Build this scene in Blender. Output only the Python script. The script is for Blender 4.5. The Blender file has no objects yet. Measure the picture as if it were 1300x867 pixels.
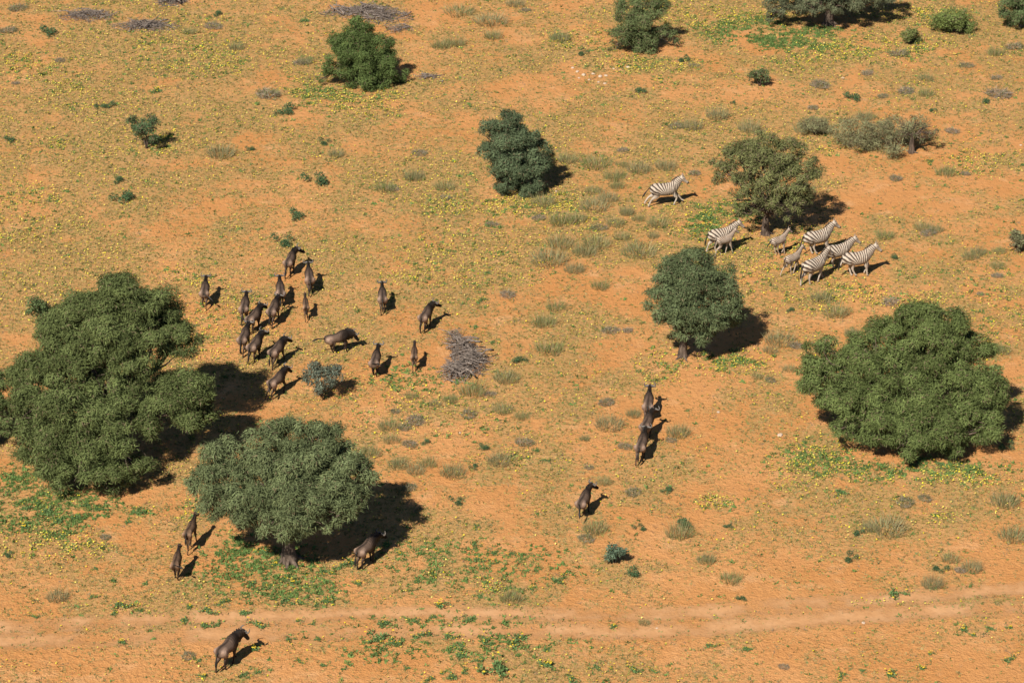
import bpy, math, random
import numpy as np
from mathutils import Vector

# ------------------------------------------------------------------ camera, sky, sun, exposure
scene = bpy.context.scene
C = scene.collection
PITCH = math.radians(26.0)
FPX = 3937.0                      # focal length in pixels of a 1300 x 867 frame
CAM_H = 72.3
cam_d = bpy.data.cameras.new("camera")
cam_d.sensor_width = 36.0
cam_d.lens = FPX / 1300.0 * 36.0
cam_d.clip_start = 1.0
cam_d.clip_end = 8000.0
cam = bpy.data.objects.new("camera", cam_d)
cam.location = (0, 0, CAM_H)
cam.rotation_euler = (math.pi / 2 - PITCH, 0, 0)
C.objects.link(cam)
scene.camera = cam

SUN_TO = Vector((0.47, 0.88, -1.0)).normalized()      # the way the light travels
SUN_EL = math.asin(-SUN_TO.z)
world = bpy.data.worlds.new("World")
scene.world = world
world.use_nodes = True
wn = world.node_tree
sky = wn.nodes.new("ShaderNodeTexSky")
sky.sky_type = 'NISHITA'
sky.sun_disc = False
sky.sun_elevation = SUN_EL
sky.sun_rotation = math.atan2(-SUN_TO.x, -SUN_TO.y)
sky.altitude = 1200
sky.air_density = 0.8
sky.dust_density = 0.3
bg = wn.nodes["Background"]
bg.inputs[1].default_value = 0.05
wn.links.new(sky.outputs[0], bg.inputs[0])
sun_d = bpy.data.lights.new("sun", 'SUN')
sun_d.energy = 5.0
sun_d.angle = math.radians(0.53)
sun_d.color = (1.0, 0.93, 0.82)
sun = bpy.data.objects.new("sun", sun_d)
sun.rotation_euler = SUN_TO.to_track_quat('-Z', 'Y').to_euler()
sun.location = (-40, -60, 120)
C.objects.link(sun)
scene.view_settings.view_transform = 'Standard'
scene.view_settings.look = 'None'
scene.view_settings.exposure = 0.60
scene.view_settings.gamma = 1.0
scene.cycles.diffuse_bounces = 1
scene.render.resolution_x = 1024
scene.render.resolution_y = 682

rng = np.random.default_rng(7)
random.seed(7)

# ------------------------------------------------------------------ helpers
CF = np.array([0, math.cos(PITCH), -math.sin(PITCH)])
CU = np.array([0, math.sin(PITCH), math.cos(PITCH)])
CP = np.array([0, 0, CAM_H])


def ray(px, py):
    d = CF.copy() + CU * ((433.5 - py) / FPX)
    d[0] += (px - 650.0) / FPX
    return d


def P(px, py):
    """ground point seen at a place of the photograph"""
    d = ray(px, py)
    return CP + d * (-CAM_H / d[2])


def PY(px, py, y):
    """point above the ground at distance y"""
    d = ray(px, py)
    return CP + d * (y / d[1])


def SC(p):
    """pixels per metre at a point"""
    return FPX / float(np.dot(np.asarray(p) - CP, CF))


def to_px(x, y, z=0.0):
    v = np.stack([x, y, np.zeros_like(x) + z - CAM_H], -1)
    dep = v @ CF
    return 650 + FPX * v[..., 0] / dep, 433.5 - FPX * (v @ CU) / dep


def _hash(ix, iy, s):
    h = (ix.astype(np.int64) * 374761393 + iy.astype(np.int64) * 668265263 + s * 1442695041) & 0x7fffffff
    h = ((h ^ (h >> 13)) * 1274126177) & 0x7fffffff
    h = h ^ (h >> 16)
    return (h & 0xffff) / 65535.0


def vnoise(x, y, s=0):
    x = np.asarray(x, float); y = np.asarray(y, float)
    ix = np.floor(x); iy = np.floor(y)
    fx = x - ix; fy = y - iy
    fx = fx * fx * (3 - 2 * fx); fy = fy * fy * (3 - 2 * fy)
    a = _hash(ix, iy, s); b = _hash(ix + 1, iy, s)
    c = _hash(ix, iy + 1, s); d = _hash(ix + 1, iy + 1, s)
    return a + (b - a) * fx + (c - a) * fy + (a - b - c + d) * fx * fy


def fbm(x, y, s=0, o=4):
    t = 0; a = 0.5; n = 0
    x = np.asarray(x, float); y = np.asarray(y, float)
    for i in range(o):
        t = t + a * vnoise(x * 2 ** i + 13.7 * i, y * 2 ** i + 7.1 * i, s + i); n += a; a *= .5
    return t / n


TRACK = [(-200, 814, 835), (0, 797, 816), (250, 784, 806), (500, 779, 801), (850, 780, 802), (1050, 765, 785),
         (1300, 748, 770), (1500, 738, 760)]
RUT = [np.array([P(a, b)[:2] for a, b, c in TRACK]), np.array([P(a, c)[:2] for a, b, c in TRACK])]


def rut_dist(x, y):
    d = None
    for r in RUT:
        dd = np.abs(np.asarray(y) - np.interp(x, r[:, 0], r[:, 1]))
        d = dd if d is None else np.minimum(d, dd)
    return d


def gz(x, y):
    x = np.asarray(x, float); y = np.asarray(y, float)
    z = 0.10 * (fbm(x / 9, y / 9, 3, 2) - .5) + 0.05 * (fbm(x / 1.3, y / 1.3, 5, 2) - .5)
    z = z - 0.03 * np.exp(-(rut_dist(x, y) / .33) ** 2)
    far = np.clip((np.hypot(x, y - 160) - 90) / 100, 0, 1)
    return z * (1 - far)


def gp(px, py):
    p = P(px, py)
    p[2] = float(gz(p[0], p[1]))
    return p


def np_mesh(name, V, F, mat, col=None, smooth=False, attrs=None):
    me = bpy.data.meshes.new(name)
    V = np.asarray(V, np.float32); F = np.asarray(F, np.int32)
    k = F.shape[1]
    me.vertices.add(len(V)); me.vertices.foreach_set("co", V.ravel())
    me.loops.add(F.size); me.loops.foreach_set("vertex_index", F.ravel())
    me.polygons.add(len(F))
    me.polygons.foreach_set("loop_start", np.arange(0, F.size, k, dtype=np.int32))
    me.polygons.foreach_set("use_smooth", np.full(len(F), smooth))
    me.update(calc_edges=True)
    if col is not None:
        a = me.attributes.new("col", 'FLOAT_COLOR', 'POINT')
        c4 = np.ones((len(V), 4), np.float32); c4[:, :3] = col
        a.data.foreach_set("color", c4.ravel())
    for n, v in (attrs or {}).items():
        a = me.attributes.new(n, 'FLOAT', 'POINT')
        a.data.foreach_set("value", np.asarray(v, np.float32))
    if mat: me.materials.append(mat)
    return me


def ob(name, me, parent=None, loc=(0, 0, 0), rot=(0, 0, 0), sc=1.0):
    o = bpy.data.objects.new(name, me)
    C.objects.link(o)
    if parent is not None: o.parent = parent
    o.location = tuple(float(v) for v in loc); o.rotation_euler = rot
    o.scale = (sc, sc, sc) if np.isscalar(sc) else sc
    return o


def thing(name, label, cat, loc=(0, 0, 0), rz=0.0, group=None, me=None, sc=1.0):
    o = ob(name, me, None, loc, (0, 0, rz), sc)
    o['label'] = label; o['category'] = cat
    if group: o['group'] = group
    return o


class Acc:
    """collects triangles / quads into one mesh"""
    def __init__(s): s.V = []; s.F = []; s.c = []; s.n = 0
    def add(s, V, F, col=None):
        V = np.asarray(V, float)
        s.V.append(V); s.F.append(np.asarray(F) + s.n); s.n += len(V)
        if col is not None: s.c.append(np.broadcast_to(np.asarray(col, float), (len(V), 3)))
    def mesh(s, name, mat, smooth=False):
        return np_mesh(name, np.concatenate(s.V), np.concatenate(s.F), mat, np.concatenate(s.c) if s.c else None, smooth)


def unit(v):
    v = np.asarray(v, float)
    return v / np.maximum(np.linalg.norm(v, axis=-1, keepdims=True), 1e-9)


def catmull(pts, n):
    pts = np.asarray(pts, float)
    q = np.vstack([2 * pts[0] - pts[1], pts, 2 * pts[-1] - pts[-2]])
    out = []
    for i in range(1, len(q) - 2):
        p0, p1, p2, p3 = q[i - 1:i + 3]
        for t in np.arange(n) / n:
            out.append(.5 * (2 * p1 + (p2 - p0) * t + (2 * p0 - 5 * p1 + 4 * p2 - p3) * t * t + (3 * p1 - p0 - 3 * p2 + p3) * t ** 3))
    out.append(pts[-1])
    return np.array(out)


def tube(pts, rad, sides=6, hint=(0, 0, 1), n=1, cap=True):
    """tapered tube as quads; rad (n,) or (n,2) = sideways, upwards"""
    pts = np.asarray(pts, float); rad = np.asarray(rad, float)
    if rad.ndim == 1: rad = np.stack([rad, rad], 1)
    if n > 1:
        a = catmull(np.hstack([pts, rad]), n); pts = a[:, :3]; rad = np.maximum(a[:, 3:], 1e-4)
    t = unit(np.gradient(pts, axis=0))
    h = np.broadcast_to(np.asarray(hint, float), t.shape).copy()
    bad = np.abs((t * h).sum(1)) > .97
    h[bad] = (1, .2, 0)
    s = unit(np.cross(h, t)); u = np.cross(t, s)
    ang = np.arange(sides) / sides * 2 * np.pi
    V = pts[:, None] + s[:, None] * (np.cos(ang)[None, :, None] * rad[:, None, :1]) + u[:, None] * (np.sin(ang)[None, :, None] * rad[:, None, 1:])
    m = len(pts)
    V = V.reshape(-1, 3)
    i = np.arange(m - 1)[:, None] * sides; j = np.arange(sides)[None]; j2 = (j + 1) % sides
    F = np.stack([i + j, i + j2, i + sides + j2, i + sides + j], -1).reshape(-1, 4)
    if cap:
        a = len(V)
        V = np.vstack([V, pts[0], pts[-1]])
        j = np.arange(sides); j2 = (j + 1) % sides
        k = np.arange(0, sides, 2)
        c0 = np.stack([np.full(len(k), a), (k + 2) % sides, k + 1, k], 1)
        b = (m - 1) * sides
        c1 = np.stack([np.full(len(k), a + 1), b + k, b + k + 1, b + (k + 2) % sides], 1)
        F = np.vstack([F, c0, c1])
    return V, F


# ------------------------------------------------------------------ materials
def mat_new(name):
    m = bpy.data.materials.new(name); m.use_nodes = True
    nt = m.node_tree
    for n in list(nt.nodes): nt.nodes.remove(n)
    out = nt.nodes.new("ShaderNodeOutputMaterial")
    return m, nt, out


def N(nt, t, **kw):
    n = nt.nodes.new(t)
    for k, v in kw.items():
        if k == 'inp':
            for a, b in v.items(): n.inputs[a].default_value = b
        else: setattr(n, k, v)
    return n


def L(nt, a, b): nt.links.new(a, b)


def math_n(nt, op, a, b=None, clamp=False):
    n = N(nt, "ShaderNodeMath", operation=op, use_clamp=clamp)
    for i, v in enumerate((a, b)):
        if v is None: continue
        if isinstance(v, (int, float)): n.inputs[i].default_value = v
        else: L(nt, v, n.inputs[i])
    return n.outputs[0]


def mixc(nt, f, a, b, mode='MIX'):
    n = N(nt, "ShaderNodeMix", data_type='RGBA', blend_type=mode)
    for i, v in ((0, f), (6, a), (7, b)):
        if isinstance(v, (int, float)): n.inputs[i].default_value = v
        elif isinstance(v, tuple): n.inputs[i].default_value = (*v, 1)
        else: L(nt, v, n.inputs[i])
    return n.outputs[2]


def noise(nt, scale, detail=4, rough=.55, vec=None, dist=0.0):
    n = N(nt, "ShaderNodeTexNoise", inp={'Scale': scale, 'Detail': detail, 'Roughness': rough, 'Distortion': dist})
    if vec is not None: L(nt, vec, n.inputs['Vector'])
    return n.outputs[0]


def ramp(nt, v, a, b):
    n = N(nt, "ShaderNodeMapRange", interpolation_type='SMOOTHSTEP', inp={1: a, 2: b})
    L(nt, v, n.inputs[0])
    return n.outputs[0]


SAND = ((.545, .265, .100), (.50, .228, .076), (.585, .315, .140))


def sand_nodes(nt, tc):
    """three kinds of red sand mixed by noise"""
    c = mixc(nt, ramp(nt, noise(nt, .14, 5, .6, tc), .35, .65), SAND[0], SAND[1])
    c = mixc(nt, ramp(nt, noise(nt, .5, 6, .65, tc), .52, .72), c, SAND[2])
    c = mixc(nt, math_n(nt, 'MULTIPLY', ramp(nt, noise(nt, 9, 3, .6, tc), .5, .72), .35), c, (.36, .15, .06))
    return c


def make_ground_mat():
    m, nt, out = mat_new("red_sand")
    tc = N(nt, "ShaderNodeTexCoord").outputs['Object']
    c = sand_nodes(nt, tc)
    veg = N(nt, "ShaderNodeAttribute", attribute_name="veg").outputs['Fac']
    # withered film of seedlings on the sand, in fine flecks
    n1 = math_n(nt, 'ADD', math_n(nt, 'MULTIPLY', noise(nt, 4.2, 5, .75, tc), .75), math_n(nt, 'MULTIPLY', noise(nt, 1.3, 3, .6, tc), .25))
    f = math_n(nt, 'ADD', n1, math_n(nt, 'MULTIPLY', math_n(nt, 'SUBTRACT', veg, .47), .30))
    f = math_n(nt, 'MULTIPLY', ramp(nt, f, .43, .55), .72)
    film = mixc(nt, ramp(nt, noise(nt, 6, 3, .5, tc), .42, .58), (.30, .215, .075), (.42, .255, .105))
    c = mixc(nt, f, c, film)
    # grey litter
    g = ramp(nt, noise(nt, 2.1, 6, .75, tc), .64, .74)
    c = mixc(nt, math_n(nt, 'MULTIPLY', g, .45), c, (.23, .155, .10))
    b = N(nt, "ShaderNodeBsdfPrincipled", inp={'Roughness': 1.0, 'Specular IOR Level': 0.1})
    L(nt, c, b.inputs['Base Color'])
    bump = N(nt, "ShaderNodeBump", inp={'Strength': 1.0, 'Distance': .16})
    h = math_n(nt, 'ADD', noise(nt, 3.2, 6, .68, tc), math_n(nt, 'MULTIPLY', noise(nt, 11, 3, .6, tc), .45))
    L(nt, h, bump.inputs['Height']); L(nt, bump.outputs[0], b.inputs['Normal'])
    L(nt, b.outputs[0], out.inputs[0])
    return m


def make_track_mat():
    m, nt, out = mat_new("bare_track_sand")
    tc = N(nt, "ShaderNodeTexCoord").outputs['Object']
    c = mixc(nt, ramp(nt, noise(nt, .8, 5, .6, tc), .35, .7), (.585, .31, .14), (.63, .36, .18))
    b = N(nt, "ShaderNodeBsdfPrincipled", inp={'Roughness': 1.0, 'Specular IOR Level': .1})
    L(nt, c, b.inputs['Base Color'])
    bump = N(nt, "ShaderNodeBump", inp={'Strength': .7, 'Distance': .06})
    L(nt, noise(nt, 5, 5, .65, tc), bump.inputs['Height']); L(nt, bump.outputs[0], b.inputs['Normal'])
    e = N(nt, "ShaderNodeAttribute", attribute_name="edge").outputs['Fac']
    a = ramp(nt, math_n(nt, 'ADD', e, math_n(nt, 'MULTIPLY', math_n(nt, 'SUBTRACT', noise(nt, 2.2, 5, .7, tc), .5), 1.3)), .2, 1.05)
    t = N(nt, "ShaderNodeBsdfTransparent")
    mx = N(nt, "ShaderNodeMixShader")
    a = math_n(nt, 'MULTIPLY', a, math_n(nt, 'MULTIPLY', ramp(nt, noise(nt, .35, 4, .6, tc), .30, .56), .75))
    L(nt, a, mx.inputs[0]); L(nt, t.outputs[0], mx.inputs[1]); L(nt, b.outputs[0], mx.inputs[2])
    L(nt, mx.outputs[0], out.inputs[0])
    return m


def make_leaf_mat(name, trans):
    m, nt, out = mat_new(name)
    col = N(nt, "ShaderNodeAttribute", attribute_name="col").outputs['Color']
    tc = N(nt, "ShaderNodeTexCoord").outputs['Object']
    col = mixc(nt, math_n(nt, 'MULTIPLY', noise(nt, 2.0, 3, .6, tc), .5), col, mixc(nt, 1.0, col, (1.25, 1.2, .9), 'MULTIPLY'))
    d = N(nt, "ShaderNodeBsdfDiffuse"); t = N(nt, "ShaderNodeBsdfTranslucent")
    L(nt, col, d.inputs[0]); L(nt, col, t.inputs[0])
    mx = N(nt, "ShaderNodeMixShader", inp={0: trans})
    L(nt, d.outputs[0], mx.inputs[1]); L(nt, t.outputs[0], mx.inputs[2]); L(nt, mx.outputs[0], out.inputs[0])
    return m


def make_bark_mat(name, c1, c2, sc=6.0):
    m, nt, out = mat_new(name)
    tc = N(nt, "ShaderNodeTexCoord").outputs['Object']
    mp = N(nt, "ShaderNodeMapping", inp={'Scale': (1, 1, .25)}); L(nt, tc, mp.inputs[0])
    n = noise(nt, sc, 6, .7, mp.outputs[0])
    b = N(nt, "ShaderNodeBsdfPrincipled", inp={'Roughness': .95, 'Specular IOR Level': .15})
    L(nt, mixc(nt, ramp(nt, n, .35, .68), c1, c2), b.inputs['Base Color'])
    bump = N(nt, "ShaderNodeBump", inp={'Strength': .8, 'Distance': .04}); L(nt, n, bump.inputs['Height'])
    L(nt, bump.outputs[0], b.inputs['Normal']); L(nt, b.outputs[0], out.inputs[0])
    return m


def make_coat_mat():
    m, nt, out = mat_new("antelope_coat")
    col = N(nt, "ShaderNodeAttribute", attribute_name="col").outputs['Color']
    tc = N(nt, "ShaderNodeTexCoord").outputs['Object']
    col = mixc(nt, noise(nt, 9, 4, .6, tc), mixc(nt, 1.0, col, (.75, .72, .7), 'MULTIPLY'), mixc(nt, 1.0, col, (1.3, 1.3, 1.3), 'MULTIPLY'))
    b = N(nt, "ShaderNodeBsdfPrincipled", inp={'Roughness': .48, 'Specular IOR Level': .06})
    L(nt, col, b.inputs['Base Color'])
    bump = N(nt, "ShaderNodeBump", inp={'Strength': .35, 'Distance': .02}); L(nt, noise(nt, 40, 3, .6, tc), bump.inputs['Height'])
    L(nt, bump.outputs[0], b.inputs['Normal']); L(nt, b.outputs[0], out.inputs[0])
    return m


def make_zebra_mat():
    m, nt, out = mat_new("zebra_coat")
    col = N(nt, "ShaderNodeAttribute", attribute_name="col").outputs['Color']
    ph = N(nt, "ShaderNodeAttribute", attribute_name="phase").outputs['Fac']
    am = N(nt, "ShaderNodeAttribute", attribute_name="amount").outputs['Fac']
    tc = N(nt, "ShaderNodeTexCoord").outputs['Object']
    w = math_n(nt, 'ADD', ph, math_n(nt, 'MULTIPLY', noise(nt, 5, 2, .5, tc), .45))
    s = math_n(nt, 'SINE', math_n(nt, 'MULTIPLY', w, 2 * math.pi))
    f = math_n(nt, 'MULTIPLY', ramp(nt, s, -.02, .30), am)
    f = math_n(nt, 'MULTIPLY', f, .93)
    c = mixc(nt, f, col, (.03, .016, .011))
    c = mixc(nt, math_n(nt, 'MULTIPLY', ramp(nt, noise(nt, 4, 4, .6, tc), .45, .7), .4), c, (.22, .13, .075))
    b = N(nt, "ShaderNodeBsdfPrincipled", inp={'Roughness': .7, 'Specular IOR Level': .25})
    L(nt, c, b.inputs['Base Color']); L(nt, b.outputs[0], out.inputs[0])
    return m


def make_plain_mat(name, c1, c2, rough=.6, sc=20):
    m, nt, out = mat_new(name)
    tc = N(nt, "ShaderNodeTexCoord").outputs['Object']
    b = N(nt, "ShaderNodeBsdfPrincipled", inp={'Roughness': rough, 'Specular IOR Level': .35})
    L(nt, mixc(nt, noise(nt, sc, 4, .6, tc), c1, c2), b.inputs['Base Color']); L(nt, b.outputs[0], out.inputs[0])
    return m


M_GROUND = make_ground_mat()
M_TRACK = make_track_mat()
M_LEAF = make_leaf_mat("thorn_tree_leaf", .15)
M_HERB = make_leaf_mat("herb_leaf", .18)
M_BARK = make_bark_mat("thorn_tree_bark", (.05, .036, .027), (.17, .125, .095))
M_DEAD = make_bark_mat("dead_grey_wood", (.085, .066, .055), (.285, .235, .20), 9)
M_COAT = make_coat_mat()
M_ZEBRA = make_zebra_mat()
M_HAIR = make_plain_mat("black_hair", (.008, .007, .006), (.02, .016, .013), .6, 30)
M_HORN = make_plain_mat("grey_horn", (.05, .043, .038), (.17, .15, .13), .4, 14)
M_STONE = make_bark_mat("pale_calcrete", (.40, .29, .2), (.60, .47, .36), 5)

# ------------------------------------------------------------------ ground cover maps read off the photograph
VEG = np.array([[6, 7, 6, 4, 4, 4, 6, 5, 6, 5], [7, 7, 7, 6, 5, 5, 4, 4, 4, 4], [5, 6, 6, 6, 6, 5, 5, 4, 3, 4], [6, 6, 5, 6, 6, 5, 5, 5, 4, 5],
                [5, 5, 5, 5, 5, 4, 4, 3, 3, 4], [5, 5, 4, 4, 4, 4, 4, 4, 4, 4], [5, 5, 5, 4, 4, 4, 4, 5, 5, 4], [3, 3, 4, 4, 4, 3, 3, 3, 3, 3]], float) / 9
FLW = np.array([[5, 5, 4, 2, 2, 3, 5, 6, 6, 2], [6, 6, 5, 4, 4, 3, 3, 3, 2, 2], [5, 4, 4, 4, 4, 4, 3, 4, 1, 3], [6, 4, 4, 5, 4, 3, 2, 3, 4, 4],
                [4, 4, 4, 3, 2, 2, 3, 3, 2, 2], [3, 3, 3, 1, 1, 1, 2, 2, 3, 2], [4, 4, 2, 1, 1, 1, 2, 3, 2, 1], [1, 1, 1, 1, 1, 1, 1, 0, 1, 1]], float) / 9
# px, py, half width, half height, strength
F_PATCH = [(1110, 62, 75, 12, .9), (1180, 22, 25, 10, .8), (1015, 75, 30, 10, .8), (985, 20, 25, 8, .6), (820, 82, 55, 8, .9), (845, 108, 16, 6, .8),
           (930, 462, 35, 14, .9), (840, 470, 20, 20, .6), (1080, 372, 50, 10, .7), (1160, 382, 60, 10, .6), (1040, 390, 20, 6, .6), (1230, 605, 70, 10, .9), (1040, 590, 40, 22, .8),
           (1010, 615, 25, 8, .5), (60, 695, 45, 14, .9), (125, 700, 18, 8, .9), (235, 648, 20, 10, .7), (205, 180, 14, 10, .9), (185, 192, 14, 5, .8),
           (75, 188, 14, 8, .9), (40, 85, 30, 14, .7), (195, 55, 18, 8, .8), (255, 70, 60, 20, .5), (85, 108, 18, 8, .6), (380, 110, 20, 10, .7),
           (455, 130, 50, 14, .7), (575, 262, 40, 10, .7), (660, 262, 40, 12, .9), (710, 262, 18, 14, .8), (740, 285, 15, 6, .6), (540, 350, 40, 12, .6), (610, 350, 70, 12, .5), (590, 318, 70, 22, .4),
           (940, 330, 40, 30, .5), (1000, 310, 24, 14, .9), (880, 280, 30, 14, .6), (1000, 375, 20, 8, .5), (700, 650, 20, 6, .3), (560, 730, 14, 5, .8),
           (620, 745, 16, 8, .7), (908, 638, 26, 8, .9), (1195, 660, 16, 5, .6), (1100, 764, 18, 4, .8), (480, 505, 50, 20, .3), (535, 507, 14, 6, .8),
           (655, 585, 14, 10, .6), (560, 530, 50, 22, .3), (280, 420, 50, 40, .3), (240, 350, 30, 10, .6), (20, 250, 40, 14, .6), (25, 290, 40, 14, .5), (600, 5, 10, 3, .2), (905, 25, 50, 10, .5),
           (850, 12, 30, 10, .5), (1250, 210, 50, 12, .5), (1070, 190, 40, 8, .4), (720, 50, 30, 10, .5), (760, 55, 20, 12, .5), (1265, 395, 30, 40, .4), (1010, 330, 60, 30, .3)]
G_PATCH = [(1000, 52, 45, 10, 1.0), (1040, 45, 30, 8, 1.0), (945, 40, 40, 14, .6), (60, 652, 55, 22, .9), (20, 610, 25, 14, .8), (95, 640, 40, 12, .9), (160, 655, 25, 8, .6),
           (330, 725, 60, 26, .7), (300, 700, 26, 16, .8), (370, 745, 50, 18, .6), (895, 282, 16, 16, .8), (945, 268, 30, 10, .6), (1130, 600, 60, 10, .4),
           (925, 455, 30, 8, .4), (1040, 585, 40, 16, .4), (1190, 595, 70, 10, .6), (420, 120, 40, 6, .4), (520, 480, 40, 12, .3), (600, 720, 90, 25, .3), (560, 815, 120, 25, .35)]
BARE = [(1110, 248, 45, 16, 1), (1240, 371, 22, 8, 1), (500, 190, 40, 12, .3), (255, 395, 30, 18, .7), (570, 460, 35, 25, .8), (550, 15, 25, 12, .8), (920, 120, 45, 12, .5), (760, 560, 30, 30, .5),
        (1010, 690, 40, 30, .4), (1000, 760, 120, 20, .7), (960, 560, 60, 30, .4), (930, 45, 20, 12, .6), (60, 660, 20, 10, .4), (120, 830, 150, 30, .6), (1000, 800, 250, 30, .5), (640, 800, 250, 14, .5)]


def grid_at(G, u, v):
    gx = np.clip(u / 130 - .5, 0, 8.999); gy = np.clip(v / 108.4 - .5, 0, 6.999)
    ix = gx.astype(int); iy = gy.astype(int); fx = gx - ix; fy = gy - iy
    return G[iy, ix] * (1 - fx) * (1 - fy) + G[iy, ix + 1] * fx * (1 - fy) + G[iy + 1, ix] * (1 - fx) * fy + G[iy + 1, ix + 1] * fx * fy


def patches(L_, u, v, x, y):
    wob = 26 * (fbm(x / 1.6, y / 1.6, 31, 3) - .5)
    t = np.zeros_like(u)
    for a, b, w, h, s in L_:
        r = np.hypot((u - a + wob) / w, (v - b + wob * .5) / h)
        t = np.maximum(t, s * np.clip(1.75 - r, 0, 1))
    return t


def cover_maps(x, y):
    u, v = to_px(x, y)
    bare = patches(BARE, u, v, x, y)
    tr = np.clip(1 - rut_dist(x, y) / .55, 0, 1)
    keep = (1 - .85 * bare) * (1 - .95 * tr)
    n1 = fbm(x / 3.2, y / 3.2, 11, 4); n2 = fbm(x / 1.1, y / 1.1, 17, 3); n3 = fbm(x / .9, y / .9, 23, 3)
    veg = np.clip(grid_at(VEG, u, v) * .95 + (n1 - .5) * 1.5 + (n2 - .5) * .9, 0, 1) * keep
    flp = patches(F_PATCH, u, v, x, y)
    gr = patches(G_PATCH, u, v, x, y) * np.clip((n3 - .30) * 5, 0, 1) * (1 - .95 * tr)
    fl = (grid_at(FLW, u, v) * np.clip((n1 * .6 + n2 * .4 - .40) * 5, 0, 1.6)) * keep
    return veg, fl, flp * np.clip((n3 - .28) * 4, 0, 1), gr


# ------------------------------------------------------------------ the ground
def build_ground():
    def axis(a, b, st, far):
        core = np.arange(a, b + 1e-6, st)
        lo = []; hi = []; d = st
        x = a
        while x > -far: d *= 1.5; x -= d; lo.append(x)
        x = b; d = st
        while x < far: d *= 1.5; x += d; hi.append(x)
        return np.concatenate([lo[::-1], core, hi])
    xs = axis(-46, 46, .4, 3000); ys = axis(106, 216, .4, 3000)
    X, Y = np.meshgrid(xs, ys)
    Z = gz(X, Y)
    V = np.stack([X, Y, Z], -1).reshape(-1, 3)
    nx = len(xs); ny = len(ys)
    i = (np.arange(ny - 1)[:, None] * nx + np.arange(nx - 1)[None]).ravel()
    F = np.stack([i, i + 1, i + nx + 1, i + nx], 1)
    veg, fl, flp, gr = cover_maps(X.ravel(), Y.ravel())
    me = np_mesh("ground", V, F, M_GROUND, smooth=True, attrs={'veg': np.clip(veg + flp * .3 + gr * .3, 0, 1)})
    o = ob("ground", me); o['kind'] = 'structure'; o['label'] = 'red Kalahari sand plain with thin patchy ground cover'
    # the two wheel ruts of a sandy track
    Vs = []; Fs = []; E = []; n = 0
    for r in RUT:
        x = np.arange(r[0, 0], r[-1, 0], .25)
        yc = np.interp(x, r[:, 0], r[:, 1])
        k = np.linspace(-1, 1, 9)
        YY = yc[:, None] + k[None] * 1.05
        XX = np.repeat(x[:, None], 9, 1)
        ZZ = gz(XX, YY) + .014
        Vs.append(np.stack([XX, YY, ZZ], -1).reshape(-1, 3))
        E.append(np.broadcast_to(1 - np.abs(k) ** 1.5, XX.shape).ravel())
        i = (np.arange(len(x) - 1)[:, None] * 9 + np.arange(8)[None]).ravel() + n
        Fs.append(np.stack([i, i + 9, i + 10, i + 1], 1)); n += XX.size
    me = np_mesh("dirt_track", np.concatenate(Vs), np.concatenate(Fs), M_TRACK, smooth=True, attrs={'edge': np.concatenate(E)})
    o = ob("dirt_track", me); o['kind'] = 'structure'; o['label'] = 'faint sandy vehicle track of two pale ruts'


build_ground()


# ------------------------------------------------------------------ ground cover as stuff
def tris_from(base, ax, side, ln, wd):
    """one triangle per leaf"""
    a = base - side * wd[:, None] * .5; b = base + side * wd[:, None] * .5; c = base + ax * ln[:, None]
    V = np.stack([a, b, c], 1).reshape(-1, 3)
    return V, np.arange(len(V)).reshape(-1, 3)


def diamonds(base, ax, side, ln, wd):
    m = base + ax * ln[:, None] * .5
    V = np.stack([base, m + side * wd[:, None] * .5, base + ax * ln[:, None], m - side * wd[:, None] * .5], 1).reshape(-1, 3)
    return V, np.arange(len(V)).reshape(-1, 4)


def rand_dirs(n, up=0.0):
    v = rng.normal(size=(n, 3)); v = unit(v); v[:, 2] += up
    return unit(v)


def sample_cover(n, fn):
    n = int(n * 1.42)
    x = rng.uniform(-48, 48, n); y = rng.uniform(104, 240, n)
    u, v = to_px(x, y)
    fade = np.clip((v + 150) / 110, 0, 1) * np.clip((940 - v) / 40, 0, 1) * np.clip((u + 150) / 90, 0, 1) * np.clip((1450 - u) / 90, 0, 1)
    ok = rng.random(n) < fade      # the cover thins out well beyond the frame
    x, y = x[ok], y[ok]
    d = fn(*cover_maps(x, y))
    k = rng.random(len(x)) < d
    return x[k], y[k]


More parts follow.
